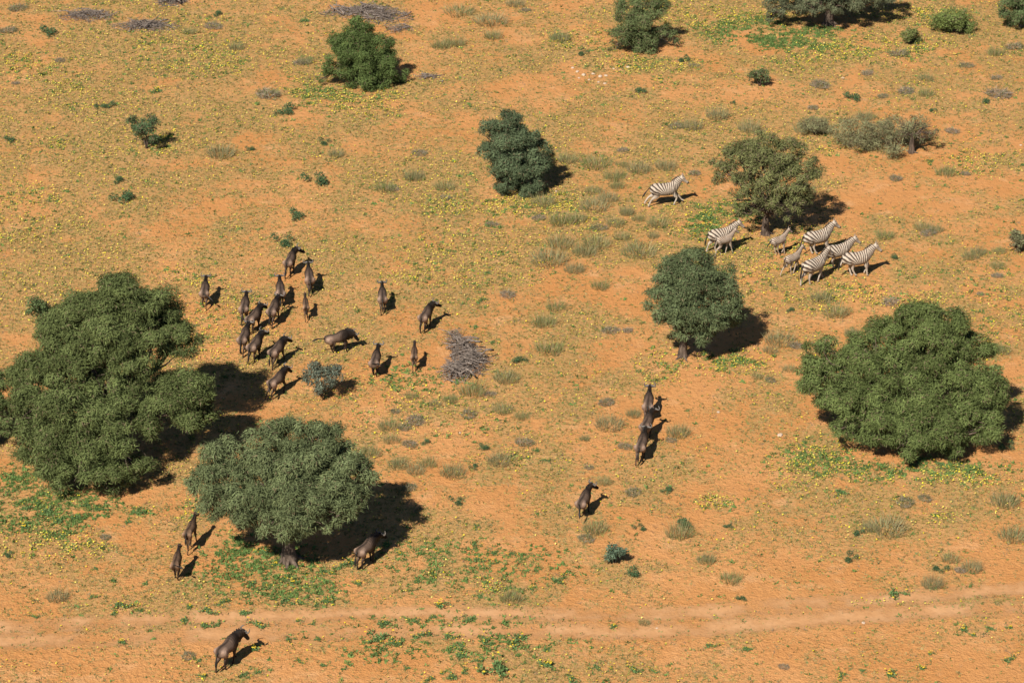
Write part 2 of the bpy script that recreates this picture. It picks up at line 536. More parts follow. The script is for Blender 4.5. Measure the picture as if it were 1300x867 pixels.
def ground_stuff():
    # low olive seedlings: rosettes of a few leaves
    x, y = sample_cover(420000, lambda veg, fl, flp, gr: np.clip(.04 + veg * .8, 0, .7) + flp * .5 + gr * .2)
    n = len(x); k = 4
    base = np.stack([x, y, gz(x, y) + .004], -1)
    sz = rng.uniform(.05, .13, n)
    tone = rng.random(n)
    cols = np.where(tone[:, None] < .48, np.array([.23, .21, .07]), np.where(tone[:, None] < .78, np.array([.16, .175, .075]), np.array([.28, .225, .105])))
    cols = cols * rng.uniform(.75, 1.25, (n, 1))
    b = np.repeat(base, k, 0) + rng.normal(size=(n * k, 3)) * np.array([.045, .045, 0])
    ax = rand_dirs(n * k); ax[:, 2] = np.abs(ax[:, 2]) * .6 + .12; ax = unit(ax)
    sd = unit(np.cross(ax, rand_dirs(n * k)))
    s = np.repeat(sz, k)
    V, F = tris_from(b, ax, sd, s, s * .55)
    me = np_mesh("seedlings", V, F, M_HERB, np.repeat(np.repeat(cols, k, 0), 3, 0))
    o = ob("seedlings", me); o['kind'] = 'stuff'; o['label'] = 'olive seedlings sprinkled over the sand'
    # greener herbs
    x, y = sample_cover(360000, lambda veg, fl, flp, gr: gr * 1.2 + np.clip(veg - .55, 0, 1) * .05 + flp * .22 + .006)
    n = len(x); k = 7
    base = np.stack([x, y, gz(x, y) + .004], -1)
    sz = rng.uniform(.08, .19, n)
    cols = np.array([.105, .175, .055]) * rng.uniform(.7, 1.35, (n, 1)) + rng.uniform(0, .02, (n, 1)) * np.array([1, .6, .3])
    b = np.repeat(base, k, 0) + rng.normal(size=(n * k, 3)) * np.array([.06, .06, 0])
    ax = rand_dirs(n * k); ax[:, 2] = np.abs(ax[:, 2]) * .7 + .15; ax = unit(ax)
    sd = unit(np.cross(ax, rand_dirs(n * k))); s = np.repeat(sz, k)
    V, F = tris_from(b, ax, sd, s, s * .6)
    me = np_mesh("green_herbs", V, F, M_HERB, np.repeat(np.repeat(cols, k, 0), 3, 0))
    o = ob("green_herbs", me); o['kind'] = 'stuff'; o['label'] = 'bright green herbs growing in patches on the sand'
    # yellow flowers
    x, y = sample_cover(560000, lambda veg, fl, flp, gr: np.clip(fl * .33, 0, .5) + flp * .85 + veg * .02)
    n = len(x)
    base = np.stack([x, y, gz(x, y) + rng.uniform(.03, .13, n)], -1)
    ax = rand_dirs(n); ax[:, 2] *= .35; ax = unit(ax); sd = unit(np.cross(ax, np.array([0, 0, 1.0]) + rng.normal(size=(n, 3)) * .25))
    s = rng.uniform(.05, .11, n)
    V, F = diamonds(base - ax * s[:, None] * .5, ax, sd, s, s * .9)
    cols = np.array([.72, .60, .06]) * rng.uniform(.7, 1.1, (n, 1)); cols[:, 2] *= rng.uniform(.5, 3, n)
    me = np_mesh("yellow_flowers", V, F, M_HERB, np.repeat(cols, 4, 0))
    o = ob("yellow_flowers", me); o['kind'] = 'stuff'; o['label'] = 'small yellow flowers scattered over the plain'
    # dry straw and grey litter
    x, y = sample_cover(150000, lambda veg, fl, flp, gr: .10 + veg * .30)
    n = len(x); k = 5
    base = np.stack([x, y, gz(x, y) + .002], -1)
    b = np.repeat(base, k, 0) + rng.normal(size=(n * k, 3)) * np.array([.05, .05, 0])
    ax = rand_dirs(n * k, .25); ax[:, 2] = np.abs(ax[:, 2]) + .03; ax = unit(ax)
    sd = unit(np.cross(ax, rand_dirs(n * k)))
    s = np.repeat(rng.uniform(.07, .19, n), k)
    t = rng.random((n, 1))
    cols = np.where(t < .55, np.array([.34, .26, .12]), np.where(t < .8, np.array([.20, .165, .125]), np.array([.19, .19, .09]))) * rng.uniform(.7, 1.2, (n, 1))
    V, F = tris_from(b, ax, sd, s, np.full(n * k, .022))
    me = np_mesh("dry_grass", V, F, M_HERB, np.repeat(np.repeat(cols, k, 0), 3, 0))
    o = ob("dry_grass", me); o['kind'] = 'stuff'; o['label'] = 'thin dry grass and litter on the sand'


ground_stuff()


# ------------------------------------------------------------------ trees
def crown_mesh(name, lobes, col, leaf=.19, wid=.036, dens=1.0, squash=.8, per=330, droop=.5, sub=.42, zmin=.12, fill=.12, spread=.14, cull=.30, mmin=4):
    """lobes: (centre, radius). Clumps of leaves sit over every lobe, leaves over every clump."""
    Cc = []; Rr = []; Oo = []
    for c, R in lobes:
        m = max(mmin, int(15 * dens * (R / .9) ** 2 * (.42 / sub) ** 2))
        d = rand_dirs(m, .25)
        rr = R * rng.uniform(.50, .98, m)
        p = np.asarray(c) + d * rr[:, None] * np.array([1, 1, squash])
        Cc.append(p); Rr.append(R * sub * rng.uniform(.65, 1.15, m)); Oo.append(d)
    Cc = np.concatenate(Cc); Rr = np.concatenate(Rr); Oo = np.concatenate(Oo)
    sd0 = float(lobes[0][0][0]) * 3.1
    nz = .5 * vnoise(Cc[:, 0] * 1.25 + sd0 + 40, Cc[:, 1] * 1.25 + Cc[:, 2] * .9 + 40, 9) + .5 * vnoise(Cc[:, 2] * 1.3 + 60, Cc[:, 0] * 1.1 - Cc[:, 1] * .7 + 60, 10)
    keep = nz > cull
    if keep.sum() > 3: Cc, Rr, Oo = Cc[keep], Rr[keep], Oo[keep]
    cnt = np.maximum(20, (per * (Rr / .42) ** 2 * rng.uniform(.6, 1.2, len(Rr))).astype(int))
    idx = np.repeat(np.arange(len(Cc)), cnt)
    n = len(idx)
    d = rand_dirs(n); d = unit(d + Oo[idx] * .35)
    r = Rr[idx] * (rng.random(n) ** .45)
    r = r * np.where(rng.random(n) < .16, rng.uniform(1.0, 1.55, n), 1)      # stray sprays soften the outline
    b = Cc[idx] + d * r[:, None] * np.array([1, 1, .72])
    b[:, 2] = np.maximum(b[:, 2], zmin)
    tg = unit(np.cross(d, rand_dirs(n)))
    ax = unit(tg + d * .55 + rand_dirs(n) * .3 + np.array([0, 0, -droop]))
    sd = unit(np.cross(ax, d + rand_dirs(n) * .75))
    ln = leaf * rng.uniform(.6, 1.35, n)
    tint = rng.uniform(1 - spread * 2, 1 + spread * 2, len(Cc))[idx] * rng.uniform(.75, 1.25, n)
    cc = np.asarray(col)[None] * tint[:, None]
    dry = rng.random(n) < fill
    cc[dry] = np.array([.16, .13, .085]) * rng.uniform(.6, 1.2, (dry.sum(), 1))
    V, F = tris_from(b, ax, sd, ln, np.full(n, wid) * rng.uniform(.9, 1.7, n))
    return np_mesh(name, V, F, M_LEAF, np.repeat(cc, 3, 0))


def limb_path(a, b, n=5, sag=.12):
    a = np.asarray(a, float); b = np.asarray(b, float)
    ln = np.linalg.norm(b - a)
    t = np.linspace(0, 1, n)[:, None]
    p = a + (b - a) * t
    p[:, 2] += np.sin(t[:, 0] * math.pi) * ln * sag
    p[1:-1] += rng.normal(size=(n - 2, 3)) * ln * .045
    return p


def tree(label, base, lobes_px, col, trunk_r=.22, fork=1.3, cat="tree", name="thorn_tree", bark=M_BARK, roots=5, grow=1.1, **kw):
    g = gp(*base)
    s = SC(g)
    t = thing(name, label, cat, g)
    lobes = []
    for l in lobes_px:
        px, py, rp = l[:3]; dy = l[3] if len(l) > 3 else 0.0
        p = PY(px, py, g[1] + dy) - g
        p[2] = max(p[2], .3)
        lobes.append((p, rp / s * grow))
    # the far side of the crown, not in sight but there
    cx = np.mean([c for c, r in lobes], 0)
    ws = max(c[0] + r for c, r in lobes) - min(c[0] - r for c, r in lobes)
    ob("crown", crown_mesh("crown", lobes, col, **kw), t)
    lean = np.array([cx[0] * .35, cx[1] * .2, 0])
    fk = np.array([0, 0, fork]) + lean * .5
    a = Acc()
    pts = limb_path((0, 0, -.1), fk, 5, 0); pts[1:-1] = .75 * np.linspace((0, 0, -.1), fk, 5)[1:-1] + .25 * pts[1:-1]
    a.add(*tube(pts, np.linspace(trunk_r * 1.25, trunk_r * .85, 5) * np.array([1.2, 1.05, .95, .95, 1]), 10, n=3))
    for i in range(roots):
        an = i / max(roots, 1) * 6.28 + rng.uniform(-.4, .4); q = rng.uniform(2.0, 3.6) * trunk_r
        a.add(*tube([(0, 0, trunk_r * 1.3), (math.cos(an) * q * .5, math.sin(an) * q * .5, trunk_r * .35), (math.cos(an) * q, math.sin(an) * q, -.06)],
                    [trunk_r * .5, trunk_r * .34, .03], 6, n=3))
    ob("trunk", a.mesh("trunk", bark, True), t)
    for c, r in lobes:
        p = limb_path(fk - np.array([0, 0, .15]), c + np.array([0, 0, -r * .15]), 6, .02 + .1 * rng.random())
        a = Acc()
        r0 = trunk_r * rng.uniform(.38, .55)
        a.add(*tube(p, np.linspace(r0, r0 * .3, 6), 6, n=2))
        for q in range(5):
            st = p[rng.integers(2, 5)]; en = c + rand_dirs(1, .3)[0] * r * .85 * np.array([1, 1, .8])
            a.add(*tube(limb_path(st, en, 4, .03), np.linspace(r0 * .32, .012, 4), 4, n=2))
        ob("branch", a.mesh("branch", bark, True), t)
    return t


T1 = [(150, 385, 38, 2.6), (105, 400, 35, 2.4), (195, 400, 36, 2.4), (225, 428, 28, 2.0), (70, 425, 32, 2.0), (140, 425, 38, 1.4), (192, 440, 28, 1.0),
      (48, 475, 32, .8), (100, 470, 38, .4), (235, 500, 34, .6), (205, 528, 30, -.4), (42, 520, 32, -.6), (90, 525, 38, -1.2), (55, 570, 34, -2.0),
      (140, 555, 34, -1.8), (172, 590, 22, -2.6), (100, 592, 34, -2.8), (140, 606, 24, -3.2), (238, 530, 28, -.2), (130, 495, 24, -.2), (160, 470, 26, .2), (185, 480, 20, .5), (150, 520, 26, -.8), (115, 440, 30, .9), (138, 487, 26, .5), (165, 490, 22, .3)]
T2 = [(365, 553, 26, 1.6), (412, 563, 30, 1.6), (335, 562, 24, 1.4), (290, 580, 26, 1.0), (412, 597, 28, .3), (440, 628, 20, 0), (365, 672, 19, -1.6), (335, 675, 14, -1.4), (400, 672, 16, -1.4), (445, 598, 28, .6), (380, 595, 34, .3), (330, 608, 32, 0), (270, 612, 26, .2),
      (420, 632, 32, -.6), (370, 636, 32, -1), (310, 642, 28, -.9), (268, 636, 20, -.3), (345, 662, 18, -1.7), (395, 652, 24, -1.5), (432, 650, 20, -1.2)]
T3 = [(880, 335, 22, .8), (850, 345, 22, .6), (910, 350, 22, .6), (880, 365, 28, 0), (845, 380, 22, -.2), (915, 382, 24, 0), (926, 398, 16, 0), (870, 398, 26, -.8),
      (872, 420, 16, -1), (895, 424, 15, -.8), (868, 345, 20, .4), (848, 395, 18, -.6), (900, 405, 22, -.8), (850, 405, 17, -.8), (838, 360, 13, .3)]
T4 = [(1165, 408, 28, 1.8), (1130, 427, 26, 1.6), (1205, 417, 26, 1.8), (1235, 442, 24, 1.6), (1180, 440, 32, .8), (1044, 452, 24, .8), (1038, 482, 26, .3), (1052, 510, 22, -.3), (1062, 470, 26, .4), (1085, 460, 28, .8), (1100, 440, 24, 1.0), (1160, 462, 26, 1.3), (1176, 472, 26, .7), (1155, 485, 26, .4), (1105, 500, 28, -.3),
      (1120, 475, 32, .2), (1215, 480, 32, .4), (1253, 490, 27, .4), (1075, 508, 30, -.6), (1165, 503, 34, -.6), (1240, 520, 30, -.4), (1120, 533, 30, -1.4), (1190, 543, 32, -1.6),
      (1240, 545, 26, -1.2), (1180, 425, 26, 1.2), (1205, 450, 26, .9), (1150, 450, 26, 1.0), (1150, 560, 25, -2.2), (1205, 564, 22, -2.0), (1080, 540, 20, -1.2)]
T5 = [(970, 187, 20, .8), (940, 197, 20, .6), (1000, 195, 20, .7), (1020, 213, 20, .3), (965, 213, 24, 0), (925, 220, 17, 0), (1000, 230, 22, -.2), (945, 238, 16, -.5),
      (975, 243, 17, -.6), (1018, 247, 15, -.2), (955, 256, 12, -.9), (985, 260, 12, -.9), (1008, 258, 13, -.6), (935, 252, 12, -.6), (972, 250, 14, -1), (1030, 230, 14, .1), (945, 268, 11, -1.0), (965, 266, 11, -1.1), (995, 270, 11, -1.0), (1020, 262, 11, -.7), (915, 212, 13, .2), (955, 200, 18, .4), (985, 205, 18, .4)]
T6 = [(645, 158, 19, .5), (622, 168, 16, .4), (668, 170, 18, .4), (648, 188, 25, 0), (680, 193, 18, .2), (624, 193, 15, .1), (648, 212, 24, -.4), (680, 213, 20, -.2), (645, 234, 17, -.6),
      (672, 234, 17, -.5)]
T7 = [(470, 104, 16, -.8), (425, 88, 13, -.3), (455, 42, 19, .8), (435, 55, 18, .6), (480, 60, 18, .5), (455, 70, 24, 0), (490, 80, 18, 0), (430, 72, 14, .2), (504, 95, 12, .1), (465, 93, 21, -.6), (440, 98, 14, -.5),
      (492, 98, 14, -.2), (408, 100, 7, -.2)]
T8 = [(815, 5, 16, .6), (795, 15, 16, .3), (835, 12, 16, .5), (815, 30, 21, 0), (843, 43, 14, 0), (790, 48, 16, -.3), (820, 53, 17, -.5), (853, 48, 8, 0), (780, 56, 10, -.4)]
T9 = [(985, 6, 15, -.6), (1010, 0, 18, -.6), (1040, -6, 20, -1), (1075, -4, 20, -1), (1105, -4, 16, -.6), (1128, -8, 13, -.2), (1062, 8, 14, -1.6), (1030, 8, 14, -1.6), (1000, -30, 20, .5),
      (1040, -40, 26, 1), (1085, -36, 24, 1), (1120, -28, 16, .6), (1050, -20, 20, 0), (974, 22, 7, -.6)]
T10 = [(1282, 8, 15, 0), (1300, 3, 18, .2), (1293, 22, 14, -.4), (1322, 15, 20, 0), (1310, -15, 20, .6), (1330, 0, 18, .2)]
T11 = [(-2, 482, 17, .6), (-18, 500, 24, .2), (1, 520, 16, -.2), (-8, 538, 20, -.6), (-28, 475, 25, .8), (-30, 530, 28, -.4)]

tree("largest dark green camelthorn tree in the picture, its broad lobed crown hanging low at left", (135, 592), T1, (.105,.132,.052), .34, 1.8, fill=.05, cull=.30, grow=1.03)
tree("grey-green domed thorn tree with gnarled pale trunk base and wildebeest in its shade", (367, 712), T2, (.122,.15,.075), .30, 1.7, bark=M_BARK, roots=7, leaf=.22, fill=.04, droop=.7, cull=.25)
tree("round-crowned green thorn tree on a single short trunk below the zebras", (867, 453), T3, (.108,.138,.07), .20, 1.6, fill=.06, cull=.22)
tree("wide dense bushy thorn tree with crown reaching the ground at right", (1150, 560), T4, (.11,.143,.052), .28, 1.0, fill=.06, cull=.17, grow=1.05, droop=.7)
tree("thin-crowned olive thorn tree with bare grey branches right above the zebra herd", (972, 298), T5, (.145,.158,.068), .20, 1.5, dens=.85, per=260, fill=.18, cull=.18)
tree("upright grey-green thorn bush casting a short dark shadow, upper middle", (661, 241), T6, (.096,.128,.072), .14, .7, fill=.06, roots=3, cull=.12)
tree("rich green round thorn tree in front of fallen grey branches at top", (465, 106), T7, (.09,.128,.045), .18, 1.0, fill=.04, cull=.22)
tree("loose open thorn bush with yellow flowers around its foot at top", (817, 62), T8, (.11,.14,.062), .14, .7, dens=.9, per=250, fill=.1, roots=3, cull=.2)
tree("large thorn tree cut off by the top edge, over a deep black shadow", (1052, 32), T9, (.125,.14,.085), .28, 1.6, fill=.08)
tree("dark green thorn bush in the top right corner", (1296, 34), T10, (.1,.135,.06), .14, .7, roots=3)
tree("dark green thorn tree cut off by the left edge beside the largest tree", (-12, 560), T11, (.105,.138,.055), .2, 1.2)


# ------------------------------------------------------------------ animals
DEPS = bpy.context.evaluated_depsgraph_get


def R3(yaw, pitch):
    """unit vector: yaw about z from +x, pitch upwards"""
    return np.array([math.cos(pitch) * math.cos(yaw), math.cos(pitch) * math.sin(yaw), math.sin(pitch)])


def leg_pts(hip, front, side, swing, flex, k):
    """joint positions of one leg and its radii; swing > 0 is forwards"""
    s = math.radians(swing); f = math.radians(flex)
    if front:
        seg = [(.30 * k, s - .06), (.17 * k, s + .10), (.31 * k, s - f), (.07 * k, s - f * 1.25 + .35)]
        rad = [(.085, .145), (.07, .10), (.052, .058), (.036, .042), (.042, .05), (.048, .058)]
        if flex == 0: pass
    else:
        seg = [(.27 * k, s + .40 + f * .3), (.30 * k, s - .62 - f * .1), (.32 * k, s - .02 - f * .6), (.07 * k, s + .30 - f * .6)]
        rad = [(.10, .21), (.095, .155), (.047, .066), (.038, .044), (.044, .05), (.048, .06)]
    p = [np.array(hip, float)]
    for ln, a in seg:
        q = p[-1] + np.array([math.sin(a) * ln, 0, -math.cos(a) * ln]); q[1] -= side * .008
        p.append(q)
    a = seg[-1][1] + .3
    p.append(p[-1] + np.array([math.sin(a) * .05, 0, -math.cos(a) * .05]))
    return np.array(p), np.array(rad)


def body_mesh(name, mat, parts, paint, vox=.0265):
    """joins overlapping closed tubes into one continuous skin, then paints it"""
    bv = []; bf = []; n = 0
    for V, F in parts:
        bv.append(V); bf.append(F + n); n += len(V)
    raw = np_mesh("raw", np.concatenate(bv), np.concatenate(bf), None)
    o = bpy.data.objects.new("raw", raw); C.objects.link(o)
    m = o.modifiers.new("r", 'REMESH'); m.mode = 'VOXEL'; m.voxel_size = vox
    m = o.modifiers.new("s", 'SMOOTH'); m.factor = .5; m.iterations = 2
    ev = o.evaluated_get(DEPS())
    me = bpy.data.meshes.new_from_object(ev)
    bpy.data.objects.remove(o); bpy.data.meshes.remove(raw)
    me.name = name
    co = np.zeros(len(me.vertices) * 3, np.float32); me.vertices.foreach_get("co", co); co = co.reshape(-1, 3).astype(float)
    col, extra = paint(co)
    for nme in [a.name for a in me.attributes if a.name in ("col", "phase", "amount")]: me.attributes.remove(me.attributes[nme])
    a = me.attributes.new("col", 'FLOAT_COLOR', 'POINT')
    c4 = np.ones((len(co), 4), np.float32); c4[:, :3] = col; a.data.foreach_set("color", c4.ravel())
    for k, v in extra.items():
        a = me.attributes.new(k, 'FLOAT', 'POINT'); a.data.foreach_set("value", np.asarray(v, np.float32))
    me.polygons.foreach_set("use_smooth", np.ones(len(me.polygons), bool))
    me.materials.clear(); me.materials.append(mat)
    return me


def seg_d(co, a, b):
    """distance to a segment and parameter along it"""
    ab = b - a; t = np.clip(((co - a) @ ab) / (ab @ ab), 0, 1)
    return np.linalg.norm(co - (a + t[:, None] * ab), axis=1), t


def sstep(x, a, b):
    t = np.clip((x - a) / (b - a), 0, 1); return t * t * (3 - 2 * t)


def fin(path, up, h, thick, jag=.25, side_v=None):
    """a ridge of hair with thickness: ragged outer edge"""
    path = np.asarray(path); m = len(path)
    t = unit(np.gradient(path, axis=0)); up = np.broadcast_to(np.asarray(up, float), path.shape)
    sd = unit(np.cross(up, t))
    hh = np.asarray(h) * (1 + rng.uniform(-jag, jag, m))
    a = path - sd * thick * .5 - up * .04; b = path + sd * thick * .5 - up * .04
    c = path + up * hh[:, None] + sd * thick * .12; d = path + up * hh[:, None] - sd * thick * .12
    V = np.stack([a, b, c, d], 1).reshape(-1, 3)
    F = []
    for i in range(m - 1):
        for j in range(4):
            F.append((i * 4 + j, i * 4 + (j + 1) % 4, i * 4 + 4 + (j + 1) % 4, i * 4 + 4 + j))
    F.append((3, 2, 1, 0)); F.append(tuple((m - 1) * 4 + j for j in range(4)))
    return V, np.array(F)


def ear_shape(root, out, fwd, ln, wd):
    """cupped leaf-shaped ear"""
    out = unit(out); fwd = unit(fwd); nrm = np.cross(out, fwd)
    pts = [root + out * ln * t for t in (-.12, 0, .25, .5, .75, 1.0)]
    rad = [(wd * .18, wd * .3), (wd * .28, wd * .4), (wd * .22, wd * .5), (wd * .18, wd * .46), (wd * .12, wd * .3), (.004, .006)]
    return tube(pts, rad, 8, hint=fwd, n=2)


GAITS = {   # swing, flex of fore left, fore right, hind left, hind right
    'walk': ((18, 0), (-14, 4), (-16, 0), (14, 6)),
    'walk2': ((-12, 3), (16, 0), (15, 4), (-17, 0)),
    'stand': ((2, 0), (-3, 0), (-4, 0), (5, 0)),
    'trot': ((30, 40), (-20, 0), (-28, 10), (24, 20)),
    'gallop': ((42, 4), (26, 48), (-32, 8), (-18, 18)),
    'gallop2': ((30, 62), (8, 0), (26, 18), (34, 12)),
    'bound': ((-24, 30), (-10, 45), (30, 6), (20, 12)),
}


def build_animal(kind, gait='walk', neck=20, yaw=0, head=-42, head_yaw=0, tail=(-75, 0), young=False, slim=1.0, bend=0):
    """returns (meshes) of body, horns, ears, tail, mane, beard. Faces +x, stands on z = 0."""
    zeb = kind == 'zebra'
    k = 1.05 if zeb else 1.03
    if young: k *= 1.16
    fat = slim * (.84 if young else 1.0)
    ny, hy = math.radians(yaw), math.radians(yaw + head_yaw)
    npi, hp = math.radians(neck), math.radians(head)
    if zeb:   # x, z, half width, half height
        T = [(-.80, 1.02, .10, .13), (-.72, 1.01, .20, .24), (-.52, 1.0, .265, .31), (-.25, .955, .31, .345), (.05, .93, .32, .345), (.30, .965, .29, .35), (.48, 1.0, .23, .31), (.62, 1.02, .17, .22), (.70, 1.02, .1, .13)]
        n0 = np.array([.46, 0, 1.10]); nl = .58
        nr = [(.18, .33), (.155, .27), (.13, .21), (.105, .16)]
        hl = .56; hr = [(.06, .08), (.095, .135), (.092, .135), (.068, .10), (.058, .075), (.064, .07), (.045, .05)]
    else:
        T = [(-.76, 1.0, .10, .12), (-.69, 1.0, .20, .22), (-.50, .995, .275, .265), (-.22, .99, .25, .255), (.06, .985, .275, .295), (.30, 1.03, .265, .38), (.46, 1.05, .235, .38), (.60, 1.02, .20, .29), (.70, 1.0, .1, .15)]
        n0 = np.array([.48, 0, 1.10]); nl = .50
        nr = [(.18, .31), (.15, .26), (.125, .21), (.105, .165)]
        hl = .60; hr = [(.08, .09), (.11, .145), (.10, .14), (.08, .115), (.074, .098), (.088, .09), (.06, .06)]
    if young: hl *= .86
    T = np.array(T); tp = np.stack([T[:, 0], np.zeros(len(T)), T[:, 1]], 1); tr = T[:, 2:] * fat
    if young: tp[:, 2] += .06; tp[:, 0] *= .88; n0 = n0 * np.array([.88, 1, 1]) + np.array([0, 0, .05])
    nd = R3(ny, npi); nd2 = R3(ny * .5, npi * .8)
    npth = np.array([n0 - nd2 * .18, n0 + nd2 * nl * .32, n0 + nd2 * nl * .32 + nd * nl * .34, n0 + nd2 * nl * .32 + nd * nl * .72])
    poll = npth[-1]
    hd = R3(hy, hp); hs = unit(np.cross([0, 0, 1], hd)); hu = np.cross(hd, hs)
    ts = np.array([-.12, .02, .22, .48, .72, .9, 1.0])
    hpth = poll + hd * (ts * hl)[:, None] + hu * np.array([.02, .03, .02, .0, -.005, -.01, -.02])[:, None]
    parts = [tube(tp, tr, 16, n=3), tube(npth, np.array(nr) * (fat if young else 1), 14, n=3), tube(hpth, np.array(hr), 14, hint=hu, n=3)]
    for sd in (1, -1):      # haunch and shoulder muscles
        parts.append(tube([(-.70, .12 * sd * fat, 1.10), (-.58, .17 * sd * fat, 1.03), (-.46, .17 * sd * fat, .86), (-.42, .15 * sd * fat, .72)], np.array([.08, .16, .15, .10]) * fat, 10, hint=(1, 0, 0), n=2))
        parts.append(tube([(.34, .13 * sd * fat, 1.22), (.40, .18 * sd * fat, 1.05), (.42, .15 * sd * fat, .82)], np.array([[.05, .08], [.10, .15], [.07, .11]]) * fat, 10, hint=(1, 0, 0), n=2))
    legs = []
    g = GAITS[gait]
    fx, hx = (.42, -.50) if not young else (.36, -.44)
    for i, (front, sd) in enumerate(((1, 1), (1, -1), (0, 1), (0, -1))):
        w = (.125 if front else .135) * fat
        hip = (fx if front else hx, sd * w, .88 if front else .92)
        p, r = leg_pts(hip, front, sd, g[i][0], g[i][1], k * (1.0 if zeb else .97))
        legs.append(p); parts.append(tube(p, r * (.88 if young else 1) * np.array([1, 1]), 10, hint=(1, 0, 0), n=3))
    low = min(p[:, 2].min() for p in legs) - .012
    off = np.array([0, 0, -low])
    parts = [(V + off, F) for V, F in parts]
    tp = tp + off; npth = npth + off; hpth = hpth + off; poll = poll + off
    legs = [p + off for p in legs]

    def classify(co):
        d = []
        dt = np.full(len(co), 9.); 
        for a, b, r in zip(tp[:-1], tp[1:], tr[:-1, 1]): dt = np.minimum(dt, seg_d(co, a, b)[0] / max(r, .12))
        dn, tn = seg_d(co, npth[0] * .4 + npth[1] * .6, npth[-1]); dh, th = seg_d(co, hpth[0], hpth[-1])
        dl = np.full(len(co), 9.)
        for p in legs:
            for a, b, r in zip(p[1:-1], p[2:], (.09, .055, .05, .05)): dl = np.minimum(dl, seg_d(co, a, b)[0] / r)
        D = np.stack([dt, dn / .17, dh / .10, dl / 1.5], 1)
        return D, tn, th

    def paint_w(co):
        D, tn, th = classify(co); reg = D.argmin(1)
        br = np.array([.108, .074, .055]) if not young else np.array([.12, .075, .048])
        col = np.broadcast_to(br, (len(co), 3)).copy()
        col *= (1 + .35 * (vnoise(co[:, 0] * 7, co[:, 2] * 5 + co[:, 1] * 6, 2) - .5))[:, None]
        # dark brindle bars on shoulder and neck
        bars = sstep(np.sin(co[:, 0] * 62 + np.sin(co[:, 2] * 9) * .8), .2, .7) * sstep(co[:, 0], -.15, .25)
        col *= (1 - .55 * bars)[:, None]
        dark = np.clip(sstep(th, .02, .3) * (reg == 2) + .75 * (reg == 2) + .8 * (reg == 1), 0, 1) * (.75 if young else 1)
        dark = np.maximum(dark, .88 * sstep(co[:, 0], -.1, .42) * (reg == 0) * (.6 if young else 1))
        dark = np.maximum(dark, .7 * (1 - sstep(np.abs(co[:, 1]), .02, .10)) * (reg == 0) * (co[:, 2] > 1.0))  # dorsal line, darkened as painted-in shading of the back
        col = col * (1 + 1.5 * (sstep(np.abs(co[:, 1]), .09, .2) * sstep(-co[:, 0], .1, .5) * (reg == 0)))[:, None]  # sunlit sheen on the rump sides, painted into the coat colour
        low_ = sstep(.72 - co[:, 2], 0, .3) * .75
        col = col * (1 - dark[:, None]) + np.array([.011, .009, .008]) * dark[:, None]
        col = col * (1 - low_[:, None]) + np.array([.016, .010, .008]) * low_[:, None]
        for s in (-1, 1):   # eyes
            e = hpth[2] + hs * .085 * s + hu * .05
            col[np.linalg.norm(co - e, axis=1) < .03] = (.004, .003, .003)
        col[co[:, 2] < .05] = (.012, .01, .009)
        return col, {}

    def paint_z(co):
        D, tn, th = classify(co); reg = D.argmin(1)
        x, z = co[:, 0], co[:, 2]
        c0 = np.array([.10, 0, .62 - low])
        base = np.array([.44, .37, .295]) if not young else np.array([.40, .32, .25])
        col = np.broadcast_to(base, (len(co), 3)).copy()
        col *= (1 + .2 * (vnoise(x * 6, z * 6 + co[:, 1] * 5, 4) - .5))[:, None]
        per = .118 if not young else .08
        dx, dz = x - c0[0], np.maximum(z - c0[2], -.3)
        th_r = np.arctan2(-dx, np.maximum(dz, .02) + 0 * dx)
        rear = -(th_r * .52) / per
        ph = np.where(dx > 0, dx / (per * .95), rear)
        am = sstep(z - (c0[2] - .08), 0, .22)
        am = np.where((reg == 0) | (reg == 3), am, 1)
        am = np.where(reg == 3, am * .8 + .12, am)
        ne = (reg == 1)
        ph = np.where(ne, (.5 - c0[0]) / per + tn * nl * .75 / (.072 if not young else .06), ph)
        he = reg == 2
        ph = np.where(he, 3.3 + th * hl / .055 + 2.2 * np.abs((co - hpth[0]) @ hs) / .1, ph)
        am = np.where(he, .62, am); am = np.where(ne, .86, am)
        if young: am = am * .8
        mz = he & (th > .84)
        col[mz] = (.03, .022, .018); am = np.where(mz, 0, am)
        for s in (-1, 1):
            e = hpth[2] + hs * .09 * s + hu * .045
            q = np.linalg.norm(co - e, axis=1) < .032
            col[q] = (.004, .003, .003)
        col[z < .055] = (.03, .025, .02); am = np.where(z < .055, 0, am)
        return col, {'phase': ph, 'amount': np.clip(am, 0, 1)}

    out = []
    out.append(('body', body_mesh('body', M_ZEBRA if zeb else M_COAT, parts, paint_z if zeb else paint_w)))
    # ears
    for s in (1, -1):
        rt = poll + hd * hl * .0 + hu * (.10 if zeb else .07) + hs * s * (.05 if zeb else .085)
        if zeb: V, F = ear_shape(rt, hu * 1.0 + hs * s * .45 - hd * .25, hd, .17, .085)
        else: V, F = ear_shape(rt - hd * .01, hs * s + hu * .12 - hd * .35, hd, .19, .085)
        c = (.25, .2, .16) if zeb else ((.05, .038, .03) if not young else (.1, .07, .05))
        a = Acc(); a.add(V, F, c)
        out.append(('ear', a.mesh('ear', M_COAT, True)))
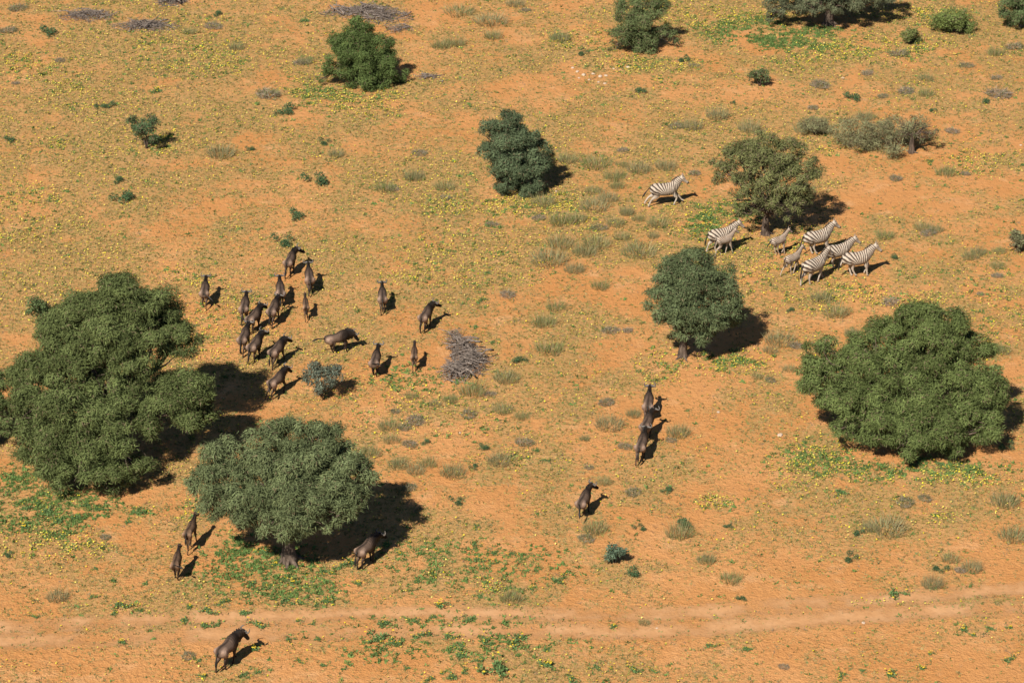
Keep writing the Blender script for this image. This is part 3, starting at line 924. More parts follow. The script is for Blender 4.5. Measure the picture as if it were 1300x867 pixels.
    # horns
    if not zeb:
        for s in (1, -1):
            q = [(-.0, .03, .11), (.01, .11, .125), (.0, .20, .10), (-.01, .275, .115), (-.02, .30, .19), (-.02, .255, .27), (-.02, .21, .32)]
            if young: q = [(0, .035, .10), (.0, .06, .15), (-.01, .085, .20)]
            pts = [poll + hd * (.06 + a) + hs * s * b + hu * c for a, b, c in q]
            rad = np.linspace(.06, .016, len(q)) if not young else np.array([.022, .016, .006])
            a = Acc(); a.add(*tube(pts, rad, 8, hint=hd, n=3))
            out.append(('horn', a.mesh('horn', M_HORN, True)))
    # tail: (pitch, sideways swing)
    tz, ty = math.radians(tail[0]), math.radians(tail[1])
    r0 = np.array([tp[0, 0] + .02, 0, tp[0, 2] + .08])
    d1 = np.array([-math.cos(tz) * math.cos(ty), math.cos(tz) * math.sin(ty), math.sin(tz)])
    if tail[0] < -50: d0 = unit(np.array([-.7, .2 * math.sin(ty), -.4])); d2 = unit(np.array([-.12, math.sin(ty) * .6, -1]))
    else: d0 = unit(d1 * .8 + np.array([-.3, 0, .25])); d2 = unit(d1 + np.array([0, 0, -.35]))
    tl = (.80 if not zeb else .72) * (.8 if young else 1)
    pts = [r0 - d0 * .06, r0 + d0 * tl * .12, r0 + d0 * tl * .12 + d1 * tl * .22, r0 + d0 * tl * .12 + d1 * tl * .45, r0 + d0 * tl * .12 + d1 * tl * .5 + d2 * tl * .18, r0 + d0 * tl * .12 + d1 * tl * .5 + d2 * tl * .42]
    rad = [.035, .032, .026, .045, .055, .008]
    if zeb: rad = [.036, .03, .024, .038, .045, .008]
    a = Acc(); a.add(*tube(pts, rad, 8, hint=(.15, 1, .1), n=3))
    out.append(('tail', a.mesh('tail', M_HAIR, True)))
    # mane
    nn = catmull(npth, 7)
    e = (nr[0][1] if not young else nr[0][1] * fat), nr[-1][1]
    upn = unit(np.cross(unit(np.gradient(nn, axis=0)), unit(np.cross([0, 0, 1], unit(np.gradient(nn, axis=0))))))
    rr = np.interp(np.linspace(0, 1, len(nn)), np.linspace(0, 1, 4), [b for a_, b in nr]) * (fat if young else 1)
    ridge = (nn + upn * (rr * .88)[:, None])[4:]
    up4 = upn[4:]
    if zeb:
        V, F = fin(ridge, up4, np.interp(np.linspace(0, 1, len(ridge)), [0, .2, .9, 1], [.03, .11, .10, .06]), .055, .12)
        stripe = np.repeat(np.where((np.arange(len(ridge)) // 2) % 2 == 0, 1, 0), 4)
        cc = np.where(stripe[:, None] == 1, np.array([.03, .02, .015]), np.array([.32, .26, .2]))
        tip = (np.arange(len(V)) % 4 >= 2); cc[tip] = cc[tip] * .35 + np.array([.02, .013, .01]) * .65
        a = Acc(); a.add(V, F, cc); out.append(('mane', a.mesh('mane', M_COAT)))
    else:
        V, F = fin(ridge, unit(up4 + np.array([0, .3, 0])), np.full(len(ridge), .14 if not young else .06), .10, .4)
        a = Acc(); a.add(V, F); out.append(('mane', a.mesh('mane', M_HAIR)))
        if not young:
            low_r = (nn - upn * (rr * .86)[:, None])[6:]
            V, F = fin(low_r, unit(-upn[6:] + np.array([0, .1, -.4])), np.full(len(low_r), .15), .05, .4)
            a = Acc(); a.add(V, F); out.append(('beard', a.mesh('beard', M_HAIR)))
    return out


ANIMALS = {}


def place_animal(kind, cat, label, group, hind, heading, scale, pose):
    key = (kind, tuple(sorted(pose.items())))
    h = math.radians(heading)
    g = gp(*hind)
    loc = g + np.array([math.cos(h), math.sin(h), 0]) * .50 * scale
    loc[2] = float(gz(loc[0], loc[1])) - .012
    if key not in ANIMALS:
        root = thing(kind, label, cat, loc, h, group, sc=scale)
        for n, me in build_animal(kind, **pose): ob(n, me, root)
        ANIMALS[key] = root
        return root
    src = ANIMALS[key]
    o = src.copy(); C.objects.link(o)
    o.location = tuple(loc); o.rotation_euler = (0, 0, h); o.scale = (scale,) * 3; o['label'] = label
    for ch in list(src.children):
        c = ch.copy(); C.objects.link(c); c.parent = o
    return o


WG = 'wildebeest herd running across the plain'
W = [
    ((366, 352), 76, .9, dict(gait='walk', neck=26, yaw=-18, head_yaw=-38, head=-30), "farthest wildebeest of the left herd, with its head turned right"),
    ((394, 374), 97, .92, dict(gait='trot', neck=32, head=-14, tail=(-70, 8)), "wide-horned wildebeest seen from behind, just beyond the small calf of the left herd"),
    ((260, 391), 90, .90, dict(gait='walk2', neck=34, head=-12, tail=(-25, -65)), "leftmost wildebeest, alone on open sand beyond the largest tree, tail swung left"),
    ((310, 411), 87, .90, dict(gait='walk', neck=30, head=-15), "wildebeest seen from behind, on the herd's left side, nearest the lone leftmost one"),
    ((357, 391), 96, .92, dict(gait='trot', neck=32, head=-14, tail=(-70, 8)), "wildebeest of the left herd, seen from behind, another close at its heels"),
    ((345, 415), 78, .92, dict(gait='walk2', neck=22, head=-25, yaw=-8), "wildebeest in the middle of the left herd, close behind another one's rump"),
    ((389, 407), 96, .72, dict(gait='trot', neck=34, head=-20, young=True), "small slim wildebeest calf seen from behind on the right edge of the left herd"),
    ((318, 424), 64, .9, dict(gait='walk', neck=18, head=-30), "dark wildebeest mostly hidden behind two horned ones in the left herd"),
    ((308, 451), 80, .93, dict(gait='walk2', neck=26, head=-12, yaw=-6), "wildebeest with pale curved horns, leftmost of the three walking abreast"),
    ((320, 461), 70, .93, dict(gait='walk', neck=20, head=-22, yaw=-10), "wildebeest in the middle of the three walking abreast near the large tree"),
    ((347, 467), 66, .91, dict(gait='walk2', neck=16, head=-34, yaw=-14), "wildebeest with lowered head turned right, rightmost of the three walking abreast"),
    ((346, 505), 60, .90, dict(gait='gallop', neck=30, head=-42, yaw=-6, tail=(-10, -35)), "galloping wildebeest with raised tail, left of the blue-grey shrub"),
    ((418, 450), 24, .92, dict(gait='gallop2', neck=-4, head=-58, tail=(5, 0)), "wildebeest seen from the side with lowered head and tail held out, above the blue-grey shrub"),
    ((486, 398), 93, .88, dict(gait='walk', neck=32, head=-10), "single wildebeest seen from behind on open ground right of the left herd"),
    ((537, 422), 70, .90, dict(gait='stand', neck=24, head=-28, yaw=-22, head_yaw=-15), "dark wildebeest standing upper left of the heap of dead branches"),
    ((475, 480), 82, .92, dict(gait='bound', neck=36, head=-25, tail=(20, -50)), "grey-backed wildebeest flicking its tail up, right of the blue-grey shrub"),
    ((526, 472), 90, .76, dict(gait='walk', neck=36, head=-20, young=True), "wildebeest calf seen from behind just left of the heap of dead branches"),
    ((822, 536), 84, .95, dict(gait='trot', neck=34, head=-10), "foremost wildebeest of the line of three below the round-crowned tree"),
    ((818, 562), 72, .92, dict(gait='walk', neck=22, head=-22, yaw=-12), "wildebeest in the middle of the line of three, horns lit"),
    ((812, 588), 76, .94, dict(gait='trot', neck=30, head=-18), "hindmost wildebeest of the line of three"),
    ((737, 660), 70, .90, dict(gait='gallop2', neck=40, head=-32, yaw=-14, head_yaw=-20, tail=(-38, -22)), "lone running wildebeest with long tail streaming down, right of the picture's centre"),
    ((239, 702), 76, .88, dict(gait='walk2', neck=40, head=-25, young=True), "slender young wildebeest, upper of two below the gap between the big trees"),
    ((223, 740), 84, .84, dict(gait='bound', neck=40, head=-25, young=True, tail=(0, -65)), "slender young wildebeest with tail stuck out left, lower of two"),
    ((282, 851), 60, .98, dict(gait='walk', neck=26, head=-55, yaw=-22, slim=1.05), "big wildebeest standing alone by the sandy track, bottom left"),
    ((458, 722), 56, .94, dict(gait='stand', neck=14, head=-30, yaw=-8), "brown wildebeest at the edge of the tree's shadow near a green bush"),
]
for hind, hdg, sc, pose, lab in W:
    place_animal('wildebeest', 'wildebeest', lab, WG, hind, hdg, sc, pose)

ZG = 'zebras running past the thorn tree'
Z = [
    ((832, 262), 10, 1.03, dict(gait='gallop', neck=44, head=-38, tail=(-50, 0)), "lone galloping zebra left of the thin-crowned tree"),
    ((905, 321), 22, 1.0, dict(gait='walk', neck=34, head=-40), "adult zebra partly hidden by a foal, left of the main zebra group"),
    ((912, 325), 28, .74, dict(gait='walk2', neck=42, head=-38, young=True), "small zebra foal in front of an adult, left of the main zebra group"),
    ((981, 327), 36, .76, dict(gait='gallop2', neck=40, head=-34, young=True, tail=(-45, 0)), "pale young zebra at the left end of the main group, under the tree"),
    ((1026, 326), 24, 1.05, dict(gait='gallop2', neck=44, head=-36), "zebra farthest back in the main group, head raised above the others"),
    ((999, 350), 40, .78, dict(gait='trot', neck=44, head=-34, young=True), "zebra foal overlapping the adults in the middle of the main group"),
    ((1052, 341), 22, 1.0, dict(gait='trot', neck=36, head=-38), "zebra second from right, its hindquarters hidden behind another zebra's head"),
    ((1024, 362), 40, 1.05, dict(gait='walk', neck=42, head=-48, tail=(-78, 0)), "nearest zebra of the main group with tail hanging down"),
    ((1075, 352), 16, 1.06, dict(gait='gallop2', neck=40, head=-40, tail=(-78, 0)), "boldly striped zebra in full side view at the right end of the main group"),
]
for hind, hdg, sc, pose, lab in Z:
    pose['neck'] += 7
    place_animal('zebra', 'zebra', lab, ZG, hind, hdg, sc * 1.06, pose)


# ------------------------------------------------------------------ dead wood
def stick_meshes(n, ln, r0, gray=True):
    out = []
    for i in range(n):
        pts = limb_path((0, 0, 0), (ln, 0, 0), 5, rng.uniform(-.05, .12))
        out.append(np_mesh("branch", *tube(pts, np.linspace(r0, r0 * .3, 5), 6, n=2), M_DEAD, smooth=True))
    return out


STICKS = stick_meshes(6, 1.5, .042)


def twig_pile(name, label, cat, spots, n_twigs, n_branch, hgt, seed, tw=(.5, 1.3), group=None, lie=.25, col=1.0):
    """spots: (px, py, half width px, half height px) of the heap on the ground"""
    rs = np.random.default_rng(seed)
    g = gp(*spots[0][:2])
    t = thing(name, label, cat, g, 0, group)
    a = Acc()
    w = np.array([q[2] * q[3] for q in spots], float); w /= w.sum()
    def pick():
        q = spots[rs.choice(len(spots), p=w)]
        s = SC(g)
        v = rs.normal(size=2) * .42
        if np.hypot(*v) > 1: v /= np.hypot(*v)
        c = gp(q[0], q[1])
        x = c[0] + v[0] * q[2] / s; y = c[1] + v[1] * q[3] / s / math.sin(PITCH)
        h = hgt * max(0, 1 - np.hypot(*v)) * rs.random()
        return np.array([x, y, gz(x, y) + .03 + h]) - g
    for i in range(n_twigs):
        p = pick(); an = rs.uniform(0, 6.28); ln = rs.uniform(*tw)
        d = np.array([math.cos(an), math.sin(an), rs.normal() * lie])
        q = [p - d * ln * .5, p + rs.normal(size=3) * .05 * ln, p + d * ln * .5]
        for k in (0, 2): q[k][2] = max(q[k][2], gz(q[k][0] + g[0], q[k][1] + g[1]) - g[2] - .03)
        r0 = rs.uniform(.008, .02)
        a.add(*tube(q, [r0, r0 * .8, r0 * .3], 4, cap=False))
    o = ob("twigs", a.mesh("twigs", M_DEAD), t); o['kind'] = 'stuff'
    for i in range(n_branch):
        p = pick(); an = rs.uniform(0, 6.28)
        sc = rs.uniform(.7, 1.5)
        ob("branch", STICKS[i % len(STICKS)], t, p - np.array([math.cos(an), math.sin(an), 0]) * .7 * sc, (rs.uniform(0, 6), rs.normal() * lie * .6, an), sc)
    return t


twig_pile("brushwood_heap", "heap of grey dead thorn branches in the middle of the plain", "brushwood", [(598, 462, 24, 18), (588, 446, 18, 14), (580, 474, 20, 12), (577, 432, 10, 9)], 640, 40, .75, 1)
twig_pile("brushwood_heap", "long tangle of fallen grey branches behind the rich green tree at top", "brushwood", [(440, 17, 35, 8), (490, 22, 35, 11), (465, 14, 40, 8), (505, 38, 14, 7)], 620, 40, .5, 2)
twig_pile("brushwood_heap", "low flat heap of grey-brown brush at the top left", "brushwood", [(184, 34, 42, 8)], 480, 14, .5, 3, (.3, .8))
twig_pile("brushwood_heap", "grey dry brush with a green sprig at the very top left", "brushwood", [(112, 21, 36, 9)], 380, 10, .5, 4, (.3, .8))
twig_pile("brushwood_heap", "small patch of grey brush on the top edge right of the flat heap", "brushwood", [(218, 3, 22, 6)], 200, 8, .4, 5, (.3, .8))
twig_pile("fallen_branch", "pale dead branch lying under the loose flowering bush's left side", "branch", [(545, 98, 16, 3)], 60, 5, .15, 6, (.3, .8))


# ------------------------------------------------------------------ stones
def stone_mesh(sd):
    rs = np.random.default_rng(sd)
    import bmesh
    bm = bmesh.new(); bmesh.ops.create_icosphere(bm, subdivisions=2, radius=1)
    for v in bm.verts:
        c = v.co
        f = 1 + .35 * (float(vnoise(np.array([c.x * 1.3 + sd * 7.1 + 50]), np.array([c.y * 1.3 + c.z * 1.7 + 50]), sd)[0]) - .5)
        v.co = Vector((c.x * f, c.y * f * .8, max(c.z * f * .5, -.25)))
    me = bpy.data.meshes.new("stone"); bm.to_mesh(me); bm.free(); me.materials.append(M_STONE)
    return me


STONES = [stone_mesh(i) for i in range(4)]
SP = [(727, 87, 5), (733, 92, 6), (741, 96, 7), (753, 95, 6), (762, 98, 7), (769, 97, 6), (735, 100, 4), (748, 102, 4), (760, 105, 4), (768, 107, 5), (779, 88, 4), (797, 86, 6)]
SP.sort()
SN = ['first', 'second', 'third', 'fourth', 'fifth', 'sixth', 'seventh', 'eighth', 'ninth', 'tenth', 'eleventh', 'twelfth']
for i, (a, b, w) in enumerate(SP):
    g = gp(a, b); r_ = w / SC(g) * .5
    thing("stone", f"pale rubble stone, {SN[i]} from the left in the strip below the loose flowering bush", "stone", g + np.array([0, 0, r_ * .1]), rng.uniform(0, 6), "pale rubble stones", STONES[i % 4], r_)
for a, b, w, lb in [(1070, 100, 5, "single white stone on the sand near the upper right"), (912, 523, 5, "small white stone on open sand right of the line of three wildebeest"),
                    (990, 552, 9, "flat pale orange stone left of the wide bushy tree"), (706, 243, 4, "small white stone at the shadow of the upright grey-green bush"),
                    (1296, 185, 4, "small pale stone at the right edge of the picture"), (834, 797, 4, "tiny pale stone between the wheel ruts"), (584, 549, 4, "tiny white stone on bare sand below the brushwood heap"),
                    (1096, 791, 6, "pale upright stone by the lower wheel rut at right")]:
    g = gp(a, b); r_ = w / SC(g) * .5
    thing("stone", lb, "stone", g + np.array([0, 0, r_ * .1]), rng.uniform(0, 6), None, STONES[int(a) % 4], r_)


# ------------------------------------------------------------------ shrubs
def shrub(label, px, py, wpx, hpx, col, name="shrub", seed=0, dens=1.0, per=190, stems=6, leaf=.15, wid=.045, flat=.8, fill=.08, group=None, cat="shrub", mm=9):
    """px, py: middle of the crown; py + hpx / 2 is its foot"""
    g = gp(px, py + hpx * .42)
    s = SC(g); W_ = wpx * 1.12 / s; H_ = max(.25, (hpx * 1.1 / s - W_ * .4 * math.sin(PITCH)) / math.cos(PITCH))
    rs = np.random.default_rng(seed + 100)
    t = thing(name, label, cat, g, 0, group)
    lobes = []
    n = 7 if wpx > 20 else 4
    for i in range(n):
        an = i / n * 6.28 + rs.uniform(-.5, .5); q = rs.uniform(.15, .34) * W_
        lobes.append((np.array([math.cos(an) * q, math.sin(an) * q * .8, H_ * rs.uniform(.3, .78)]), W_ * rs.uniform(.15, .22)))
    ob("foliage", crown_mesh("foliage", lobes, col, leaf=leaf, wid=wid, cull=0, droop=.2, mmin=mm, dens=dens * .5 * (.9 / max(W_ * .2, .15)) ** 1.1 * .5, sub=.6, squash=flat, per=per, zmin=.02, fill=fill), t)
    a = Acc()
    for c, r in lobes[:stems]:
        a.add(*tube(limb_path((0, 0, -.03), c + np.array([0, 0, r * .4]), 4, .02), np.linspace(.03, .008, 4), 4, n=2))
    ob("stems", a.mesh("stems", M_BARK, True), t)
    return t


BLUE = (.125, .15, .12); OLIVE = (.16, .17, .095); GRN = (.095, .135, .06); DGRN = (.075, .12, .06); GRASSY = (.14, .18, .06)
shrub("blue-grey twiggy shrub below the herd, right of the largest tree's shadow", 408, 483, 52, 48, BLUE, seed=1, fill=.25, leaf=.15, dens=2.2)
shrub("dark green open shrub with reddish dry side standing alone at upper left", 186, 170, 44, 46, DGRN, seed=2, fill=.2)
shrub("small dark shrub peeping out behind the largest tree's upper left side", 57, 397, 44, 46, GRN, seed=3)
shrub("small dark green shrub with dry twigs left of the top right grass clumps", 964, 99, 27, 26, GRN, seed=4, fill=.25)
shrub("bright green leafy bush near the top right, right of the flower carpet", 1206, 28, 56, 30, GRASSY, seed=5)
shrub("small yellow-green bush at the end of the flower carpet, top right", 1157, 45, 32, 26, (.15, .175, .065), seed=6, dens=.8)
shrub("blue-green small leafy shrub on open sand, lower middle right", 780, 703, 28, 28, (.1, .145, .1), seed=7)
shrub("grey-olive thorny shrub at the right edge level with the zebras", 1293, 307, 30, 30, OLIVE, seed=8, fill=.35)
shrub("grey-green thicket left part, beside the bare leaning thorn tree", 1092, 170, 78, 40, (.22, .225, .125), seed=9, dens=.5, mm=5, per=150, fill=.25, leaf=.26, wid=.022)
shrub("grey-green thicket around the foot of the bare leaning thorn tree", 1136, 170, 84, 46, (.22, .225, .125), seed=10, dens=.5, mm=5, per=150, fill=.3, leaf=.26, wid=.022)
shrub("pale olive bush at the left end of the thicket", 1034, 161, 46, 24, (.22, .225, .125), seed=11, dens=.5, mm=5, per=150, fill=.25, leaf=.26, wid=.022)
tree("bare leaning thorn tree with sparse grey-green top in the thicket", (1157, 194), [(1140, 160, 11, .3), (1158, 156, 11, .2), (1175, 163, 11, 0), (1186, 170, 7, -.2), (1150, 170, 9, -.3), (1168, 175, 9, -.4)],
     (.15, .165, .09), .15, 1.3, name="thorn_tree", bark=M_BARK, roots=3, dens=.3, per=90, fill=.4, cull=.2)


# ------------------------------------------------------------------ grass tufts, cushions, herbs: one mesh per kind, copied
def tuft_mesh(seed, n, h, spread, col, wid=.018, lean=.55):
    rs = np.random.default_rng(seed)
    r0 = np.sqrt(rs.random(n)) * spread * .55; an = rs.uniform(0, 6.28, n)
    b = np.stack([np.cos(an) * r0, np.sin(an) * r0, np.full(n, -.02)], 1)
    out = np.stack([np.cos(an), np.sin(an), np.zeros(n)], 1)
    ax = unit(out * (r0 / spread * 1.2 * lean + rs.uniform(0, .25, n))[:, None] + rs.normal(size=(n, 3)) * .14 + np.array([0, 0, 1]))
    ln = h * rs.uniform(.55, 1.15, n)
    sd = unit(np.cross(ax, rs.normal(size=(n, 3))))
    V, F = tris_from(b, ax, sd, ln, np.full(n, wid))
    cc = np.asarray(col)[None] * rs.uniform(.7, 1.3, (n, 1))
    dry = rs.random(n) < .35
    cc[dry] = np.array([.33, .275, .16]) * rs.uniform(.7, 1.2, (dry.sum(), 1))
    return np_mesh("blades", V, F, M_HERB, np.repeat(cc, 3, 0))


def cushion_mesh(seed, n=420, green=.25):
    """low grey half-dead dwarf shrub, about 1 m wide"""
    rs = np.random.default_rng(seed)
    a = Acc()
    an = rs.uniform(0, 6.28, n); q = np.sqrt(rs.random(n)) * .48
    b = np.stack([np.cos(an) * q, np.sin(an) * q * .8, np.abs(rs.normal(size=n)) * .10 * (1 - q)], 1)
    ax = unit(rs.normal(size=(n, 3)) + np.stack([np.cos(an), np.sin(an), np.full(n, .5)], 1) * .7); ax[:, 2] = np.abs(ax[:, 2]); 
    sd = unit(np.cross(ax, rs.normal(size=(n, 3))))
    V, F = tris_from(b, ax, sd, rs.uniform(.10, .26, n), np.full(n, .022))
    cc = np.array([.27, .225, .18])[None] * rs.uniform(.6, 1.3, (n, 1))
    g_ = rs.random(n) < green
    cc[g_] = np.array([.17, .18, .085]) * rs.uniform(.7, 1.3, (g_.sum(), 1))
    return np_mesh("twigs", V, F, M_HERB, np.repeat(cc, 3, 0))


def bushlet_mesh(seed, n=520):
    """small dark green leafy dwarf shrub, about 1 m wide"""
    rs = np.random.default_rng(seed)
    d = unit(rs.normal(size=(n, 3))); d[:, 2] = np.abs(d[:, 2])
    lob = rs.normal(size=(5, 3)) * np.array([.22, .18, .05]) + np.array([0, 0, .12])
    b = lob[rs.integers(0, 5, n)] + d * np.array([.24, .22, .26]) * (rs.random((n, 1)) ** .4)
    b[:, 2] = np.maximum(b[:, 2], .01)
    tg = unit(np.cross(d, rs.normal(size=(n, 3)))); ax = unit(tg + d * .7); sd = unit(np.cross(ax, d + rs.normal(size=(n, 3)) * .6))
    V, F = diamonds(b, ax, sd, rs.uniform(.07, .14, n), np.full(n, .045))
    cc = np.array([.075, .125, .062])[None] * rs.uniform(.65, 1.4, (n, 1))
    return np_mesh("leaves", V, F, M_HERB, np.repeat(cc, 4, 0))


def herb_meshes(seed, nl=46, nf=6):
    """bright leafy herb about 1 m wide with a few yellow flower heads"""
    rs = np.random.default_rng(seed)
    lob = rs.normal(size=(6, 2)) * .2
    k = rs.integers(0, 6, nl * 4); m = len(k)
    b = np.stack([lob[k, 0] + rs.normal(size=m) * .09, lob[k, 1] + rs.normal(size=m) * .08, np.abs(rs.normal(size=m)) * .06 + .02], 1)
    ax = unit(rs.normal(size=(m, 3))); ax[:, 2] = np.abs(ax[:, 2]) * .7 + .2; ax = unit(ax)
    sd = unit(np.cross(ax, rs.normal(size=(m, 3))))
    V, F = diamonds(b, ax, sd, rs.uniform(.08, .18, m), np.full(m, .06))
    leaves = np_mesh("leaves", V, F, M_HERB, np.repeat(np.array([.12, .195, .075])[None] * rs.uniform(.6, 1.4, (m, 1)), 4, 0))
    n = max(nf, 1) * 2
    a = Acc()
    for i in range(n):
        c = np.append(lob[rs.integers(0, 6)] + rs.normal(size=2) * .16, rs.uniform(.2, .34)); r_ = rs.uniform(.035, .06)
        t6 = np.arange(6) / 6 * 6.283
        ring = np.stack([np.cos(t6) * r_, np.sin(t6) * r_, np.full(6, .012)], 1) + c
        V = np.vstack([c, ring]); F = [(0, 1 + j, 1 + (j + 1) % 6) for j in range(6)]
        a.add(V, F, np.array([.70, .50, .05]) * rs.uniform(.8, 1.1))
    return leaves, a.mesh("flowers", M_HERB)


KIND = {}
for i in range(4):
    KIND['g', i] = [("blades", tuft_mesh(200 + i, 300, .62, 1.0, [(.215, .225, .10), (.185, .215, .085), (.225, .22, .12), (.195, .21, .105)][i]))]
    KIND['d', i] = [("twigs", cushion_mesh(220 + i, 420, [.2, .35, .1, .45][i]))]
    KIND['s', i] = [("leaves", bushlet_mesh(240 + i))]
    lv, fw = herb_meshes(260 + i, 46, [2, 4, 1, 7][i])
    KIND['h', i] = [("leaves", lv), ("flowers", fw)]
NAMES = {'g': ('grass_tuft', 'grass', 'grass tufts dotted over the plain', ['pale olive upright grass tuft', 'soft green upright grass tuft', 'straw-tinged upright grass tuft', 'dull olive grass tuft']),
         'd': ('dwarf_shrub', 'dwarf shrub', 'grey dry cushions dotted over the plain', ['low grey dry cushion shrub', 'low grey-green cushion shrub', 'low brownish dry cushion shrub', 'low half-green cushion shrub']),
         's': ('small_shrub', 'small shrub', 'small dark green dwarf shrubs', ['small dark green shrublet'] * 4),
         'h': ('leafy_herb', 'herb', 'green herb clumps with yellow flowers', ['bright green herb clump', 'yellow-flowered green herb clump', 'leafy green herb clump', 'much-flowered green herb clump'])}
MARKS = [("largest tree at left", 140, 600), ("grey-green domed tree", 365, 715), ("round-crowned tree", 868, 455), ("wide bushy tree at right", 1150, 560), ("thin-crowned tree by the zebras", 972, 298),
         ("upright grey-green bush", 665, 243), ("rich green tree at top", 465, 108), ("loose flowering bush at top", 817, 65), ("tree on the top edge", 1052, 32), ("top right corner bush", 1290, 36),
         ("brushwood heap", 592, 470), ("lone galloping zebra", 848, 260), ("right-end zebra", 1090, 350), ("line of three wildebeest", 822, 570), ("lone running wildebeest", 740, 660), ("wildebeest by the track", 288, 850),
         ("blue-grey shrub", 408, 500), ("blue-green shrub on open sand", 780, 715), ("leftmost lone wildebeest", 260, 390), ("single wildebeest right of the herd", 485, 397), ("lone upper-left shrub", 186, 190),
         ("bare leaning tree in the thicket", 1157, 192), ("flat brush heap at top left", 184, 40), ("two slender young wildebeest", 232, 720), ("right-edge grey-olive shrub", 1293, 320), ("rubble strip of pale stones", 752, 98),
         ("top right leafy bush", 1206, 38), ("wheel ruts' middle", 650, 790), ("wheel ruts' right end", 1230, 765), ("bottom right corner", 1290, 860), ("bottom left corner", 10, 860), ("bottom edge's middle", 640, 866)]
ORD = ["nearest", "second nearest", "third nearest", "fourth nearest", "fifth nearest", "sixth nearest", "seventh nearest", "eighth nearest", "ninth nearest", "tenth nearest"]

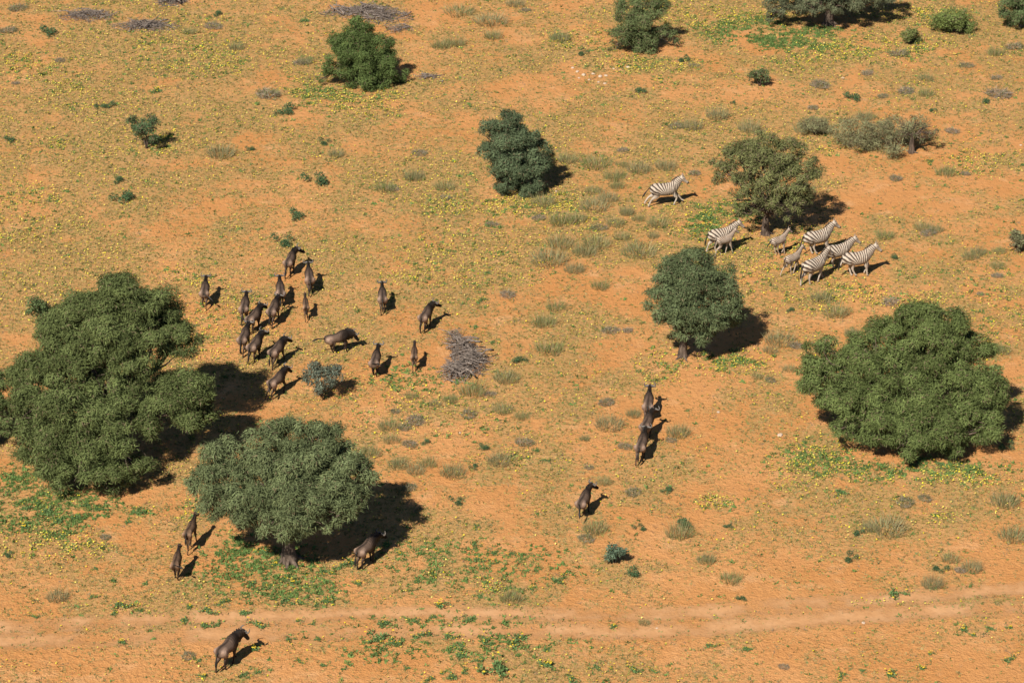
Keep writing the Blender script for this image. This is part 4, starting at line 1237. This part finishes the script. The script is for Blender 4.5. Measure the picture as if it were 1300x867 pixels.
PLANTS = {
 'g': [(280,193,32),(559,57,22),(579,54,22),(583,12,36),(623,24,40),(626,45,22),(654,4,22),(710,48,24),(427,196,18),(526,224,24),(489,238,24),(564,236,24),(720,202,24),(757,207,36),(754,260,36),
  (878,160,24),(911,146,26),(951,162,26),(1024,163,30),(1264,67,20),(1175,99,18),(1175,119,18),(811,214,28),(845,211,24),(795,270,16),(810,278,16),(835,283,26),(829,300,14),(811,317,40),
  (1200,218,24),(1123,299,22),(1232,325,20),(1243,319,18),(1268,318,16),(1266,337,18),(1172,288,22),(1188,291,18),(1043,377,26),(1062,395,30),(990,430,36),(978,444,18),(1002,468,16),(1083,421,18),(961,478,14),
  (1272,444,22),(1082,424,18),(790,209,16),(780,224,26),(783,236,18),(753,242,20),(772,251,24),(712,280,30),(732,278,24),(689,256,28),(796,269,18),(782,283,22),(789,301,18),(757,308,32),(742,319,28),(711,308,32),
  (698,327,44),(729,341,24),(705,389,24),(690,408,28),(698,442,32),(762,362,22),(643,479,30),(600,495,32),(572,507,18),(553,513,14),(523,503,16),(638,519,24),(662,528,18),(493,540,24),(497,557,20),(634,583,28),
  (506,588,24),(543,587,22),(528,596,22),(575,598,30),(468,573,24),(774,537,34),(861,547,28),(742,556,12),(766,611,18),(755,670,28),(804,525,18),(862,675,32),(1126,667,46),(1105,668,22),(1276,634,34),(1285,678,34),
  (1206,708,22),(1234,720,24),(1183,740,26),(73,757,26),(649,758,26),(928,734,26),(897,710,22),(818,790,14),(388,78,18),(240,40,16),(300,60,18),(1100,148,22),(1060,320,14)],
 'd': [(11,37,24),(23,9,26),(271,31,26),(383,78,22),(76,76,16),(341,118,34),(533,193,22),(565,250,18),(500,238,18),(881,83,14),(858,159,22),(791,190,16),(1032,136,16),(1141,67,26),(1288,58,26),(1227,82,20),(1265,98,16),
  (1150,114,24),(1268,117,36),(1041,106,28),(1101,92,18),(1121,122,16),(1209,166,20),(882,219,18),(1137,225,20),(1226,220,14),(1179,294,24),(1266,349,16),(1130,381,26),(1011,438,20),(978,482,16),(797,418,16),(684,276,18),
  (761,288,22),(624,284,18),(644,372,24),(775,417,24),(595,524,26),(622,499,16),(502,521,14),(527,532,28),(514,541,20),(520,562,22),(666,559,26),(520,617,22),(770,509,24),(794,565,20),(852,557,16),(804,623,24),(744,682,24),
  (748,592,14),(1149,635,28),(1174,631,20),(1219,723,16),(995,845,16),(134,681,16),(239,831,22),(668,12,14),(20,105,12),(1245,372,12)],
 's': [(59,42,22),(137,134,16),(121,136,12),(360,140,26),(315,190,12),(11,179,14),(154,254,28),(151,230,16),(414,182,16),(411,230,28),(740,70,14),(867,78,14),(815,115,16),(1081,125,20),(1251,129,14),(1184,141,10),
  (1133,326,12),(1274,569,18),(661,458,18),(611,568,14),(601,590,12),(584,638,16),(847,623,16),(817,671,14),(866,664,26),(800,726,22),(1188,723,16),(1080,711,18),(1089,674,16),(10,704,12),(541,561,12),(373,275,22),(366,309,26),(925,669,12),(941,761,12),(1004,393,12),(930,130,8),(277,18,14)],
 'h': [(388,24,16),(201,115,18),(1180,205,14),(1297,209,10),(611,380,14),(604,414,12),(625,434,12),(620,346,10),(683,570,12),(693,583,12),(707,737,20),(780,794,14),(904,819,16),(946,824,16),(805,849,18),(831,851,12),(697,844,24),
  (696,825,14),(758,846,16),(775,848,10),(726,862,20),(1134,752,26),(1068,857,16),(1094,851,10),(1129,856,24),(1171,848,16),(1180,829,12),(1222,799,18),(1236,806,12),(1257,797,14),(1283,796,12),(1282,836,18),(1068,623,18),
  (157,768,24),(145,778,12),(44,782,12),(181,774,12),(155,814,16),(162,661,14),(258,794,18),(276,792,14),(235,787,16),(242,769,14),(265,775,20),(285,762,16),(308,777,20),(329,791,22),(253,838,12),(259,858,14),(322,822,22),
  (308,856,16),(328,851,12),(142,737,12),(122,721,10),(185,741,12),(120,757,12),(177,650,18),(122,646,16),(80,678,14),(371,738,20),(440,715,22),(455,739,16),(490,692,16),(507,702,12),(520,688,10),(544,688,10),(563,698,12),
  (604,668,12),(602,691,14),(625,700,14),(649,702,12),(610,710,18),(627,714,12),(530,738,12),(610,757,14),(557,768,22),(551,781,14),(596,786,18),(485,789,22),(482,808,30),(501,815,20),(538,805,20),(525,808,12),(573,808,18),
  (584,817,16),(617,813,20),(656,812,28),(674,746,12),(582,832,20),(607,838,14),(635,848,36),(590,851,16),(576,860,20),(544,862,16),(560,854,12),(517,846,12),(417,762,16),(402,766,12),(385,765,10),(361,761,22),(366,811,14),
  (380,838,12),(408,843,12),(405,809,12),(398,790,10),(378,786,12),(412,724,14),(421,727,10),(528,789,12),(590,478,12),(900,275,16),(893,285,14),(30,668,22),(60,650,26),(95,655,20),(35,645,16),(110,640,16),(75,662,18),(340,700,20),(350,715,16),(318,738,18),
  (1100,592,14),(1195,588,16),(1040,600,12)]}


def build_plants():
    for k, lst in PLANTS.items():
        name, cat, grp, looks = NAMES[k]
        rs = np.random.default_rng(ord(k))
        keys = {}; rows = []
        for i, (px, py, w) in enumerate(lst):
            v = int(rs.integers(0, 4))
            d = [math.hypot(px - a, (py - b) * 1.6) for _, a, b in MARKS]
            m = int(np.argmin(d)); dx = px - MARKS[m][1]; dy = (py - MARKS[m][2]) * 1.6
            side = ("left of" if dx < 0 else "right of") if abs(dx) > abs(dy) else ("beyond" if dy < 0 else "in front of")
            key = (looks[v], side, m)
            rows.append((px, py, w, v, key, d[m])); keys.setdefault(key, []).append((d[m], i))
        for kk in keys: keys[kk].sort()
        protos = {}
        for i, (px, py, w, v, key, dd) in enumerate(rows):
            q = keys[key]; rk = [j for _, j in q].index(i)
            lab = f"{key[0]} {key[1]} the {MARKS[key[2]][0]}"
            if len(q) > 1: lab = f"{ORD[rk]} {lab}"
            g = gp(px, py + w * .12)
            sc = w / SC(g) * {'g': .92, 'd': 1.0, 's': 1.0, 'h': 1.05}[k]
            zs = sc * rs.uniform(.8, 1.15) if k != 'g' else min(sc, 1.1) * rs.uniform(.85, 1.15)
            rz = rs.uniform(0, 6.28)
            if v not in protos:
                o = thing(name, lab, cat, g, rz, grp, None, (sc, sc, zs))
                for n, me in KIND[k, v]:
                    q_ = ob(n, me, o); q_['kind'] = 'stuff'
                protos[v] = o
            else:
                src = protos[v]; o = src.copy(); C.objects.link(o)
                o.location = tuple(g); o.rotation_euler = (0, 0, rz); o.scale = (sc, sc, zs); o['label'] = lab
                for ch in list(src.children):
                    c = ch.copy(); C.objects.link(c); c.parent = o


build_plants()
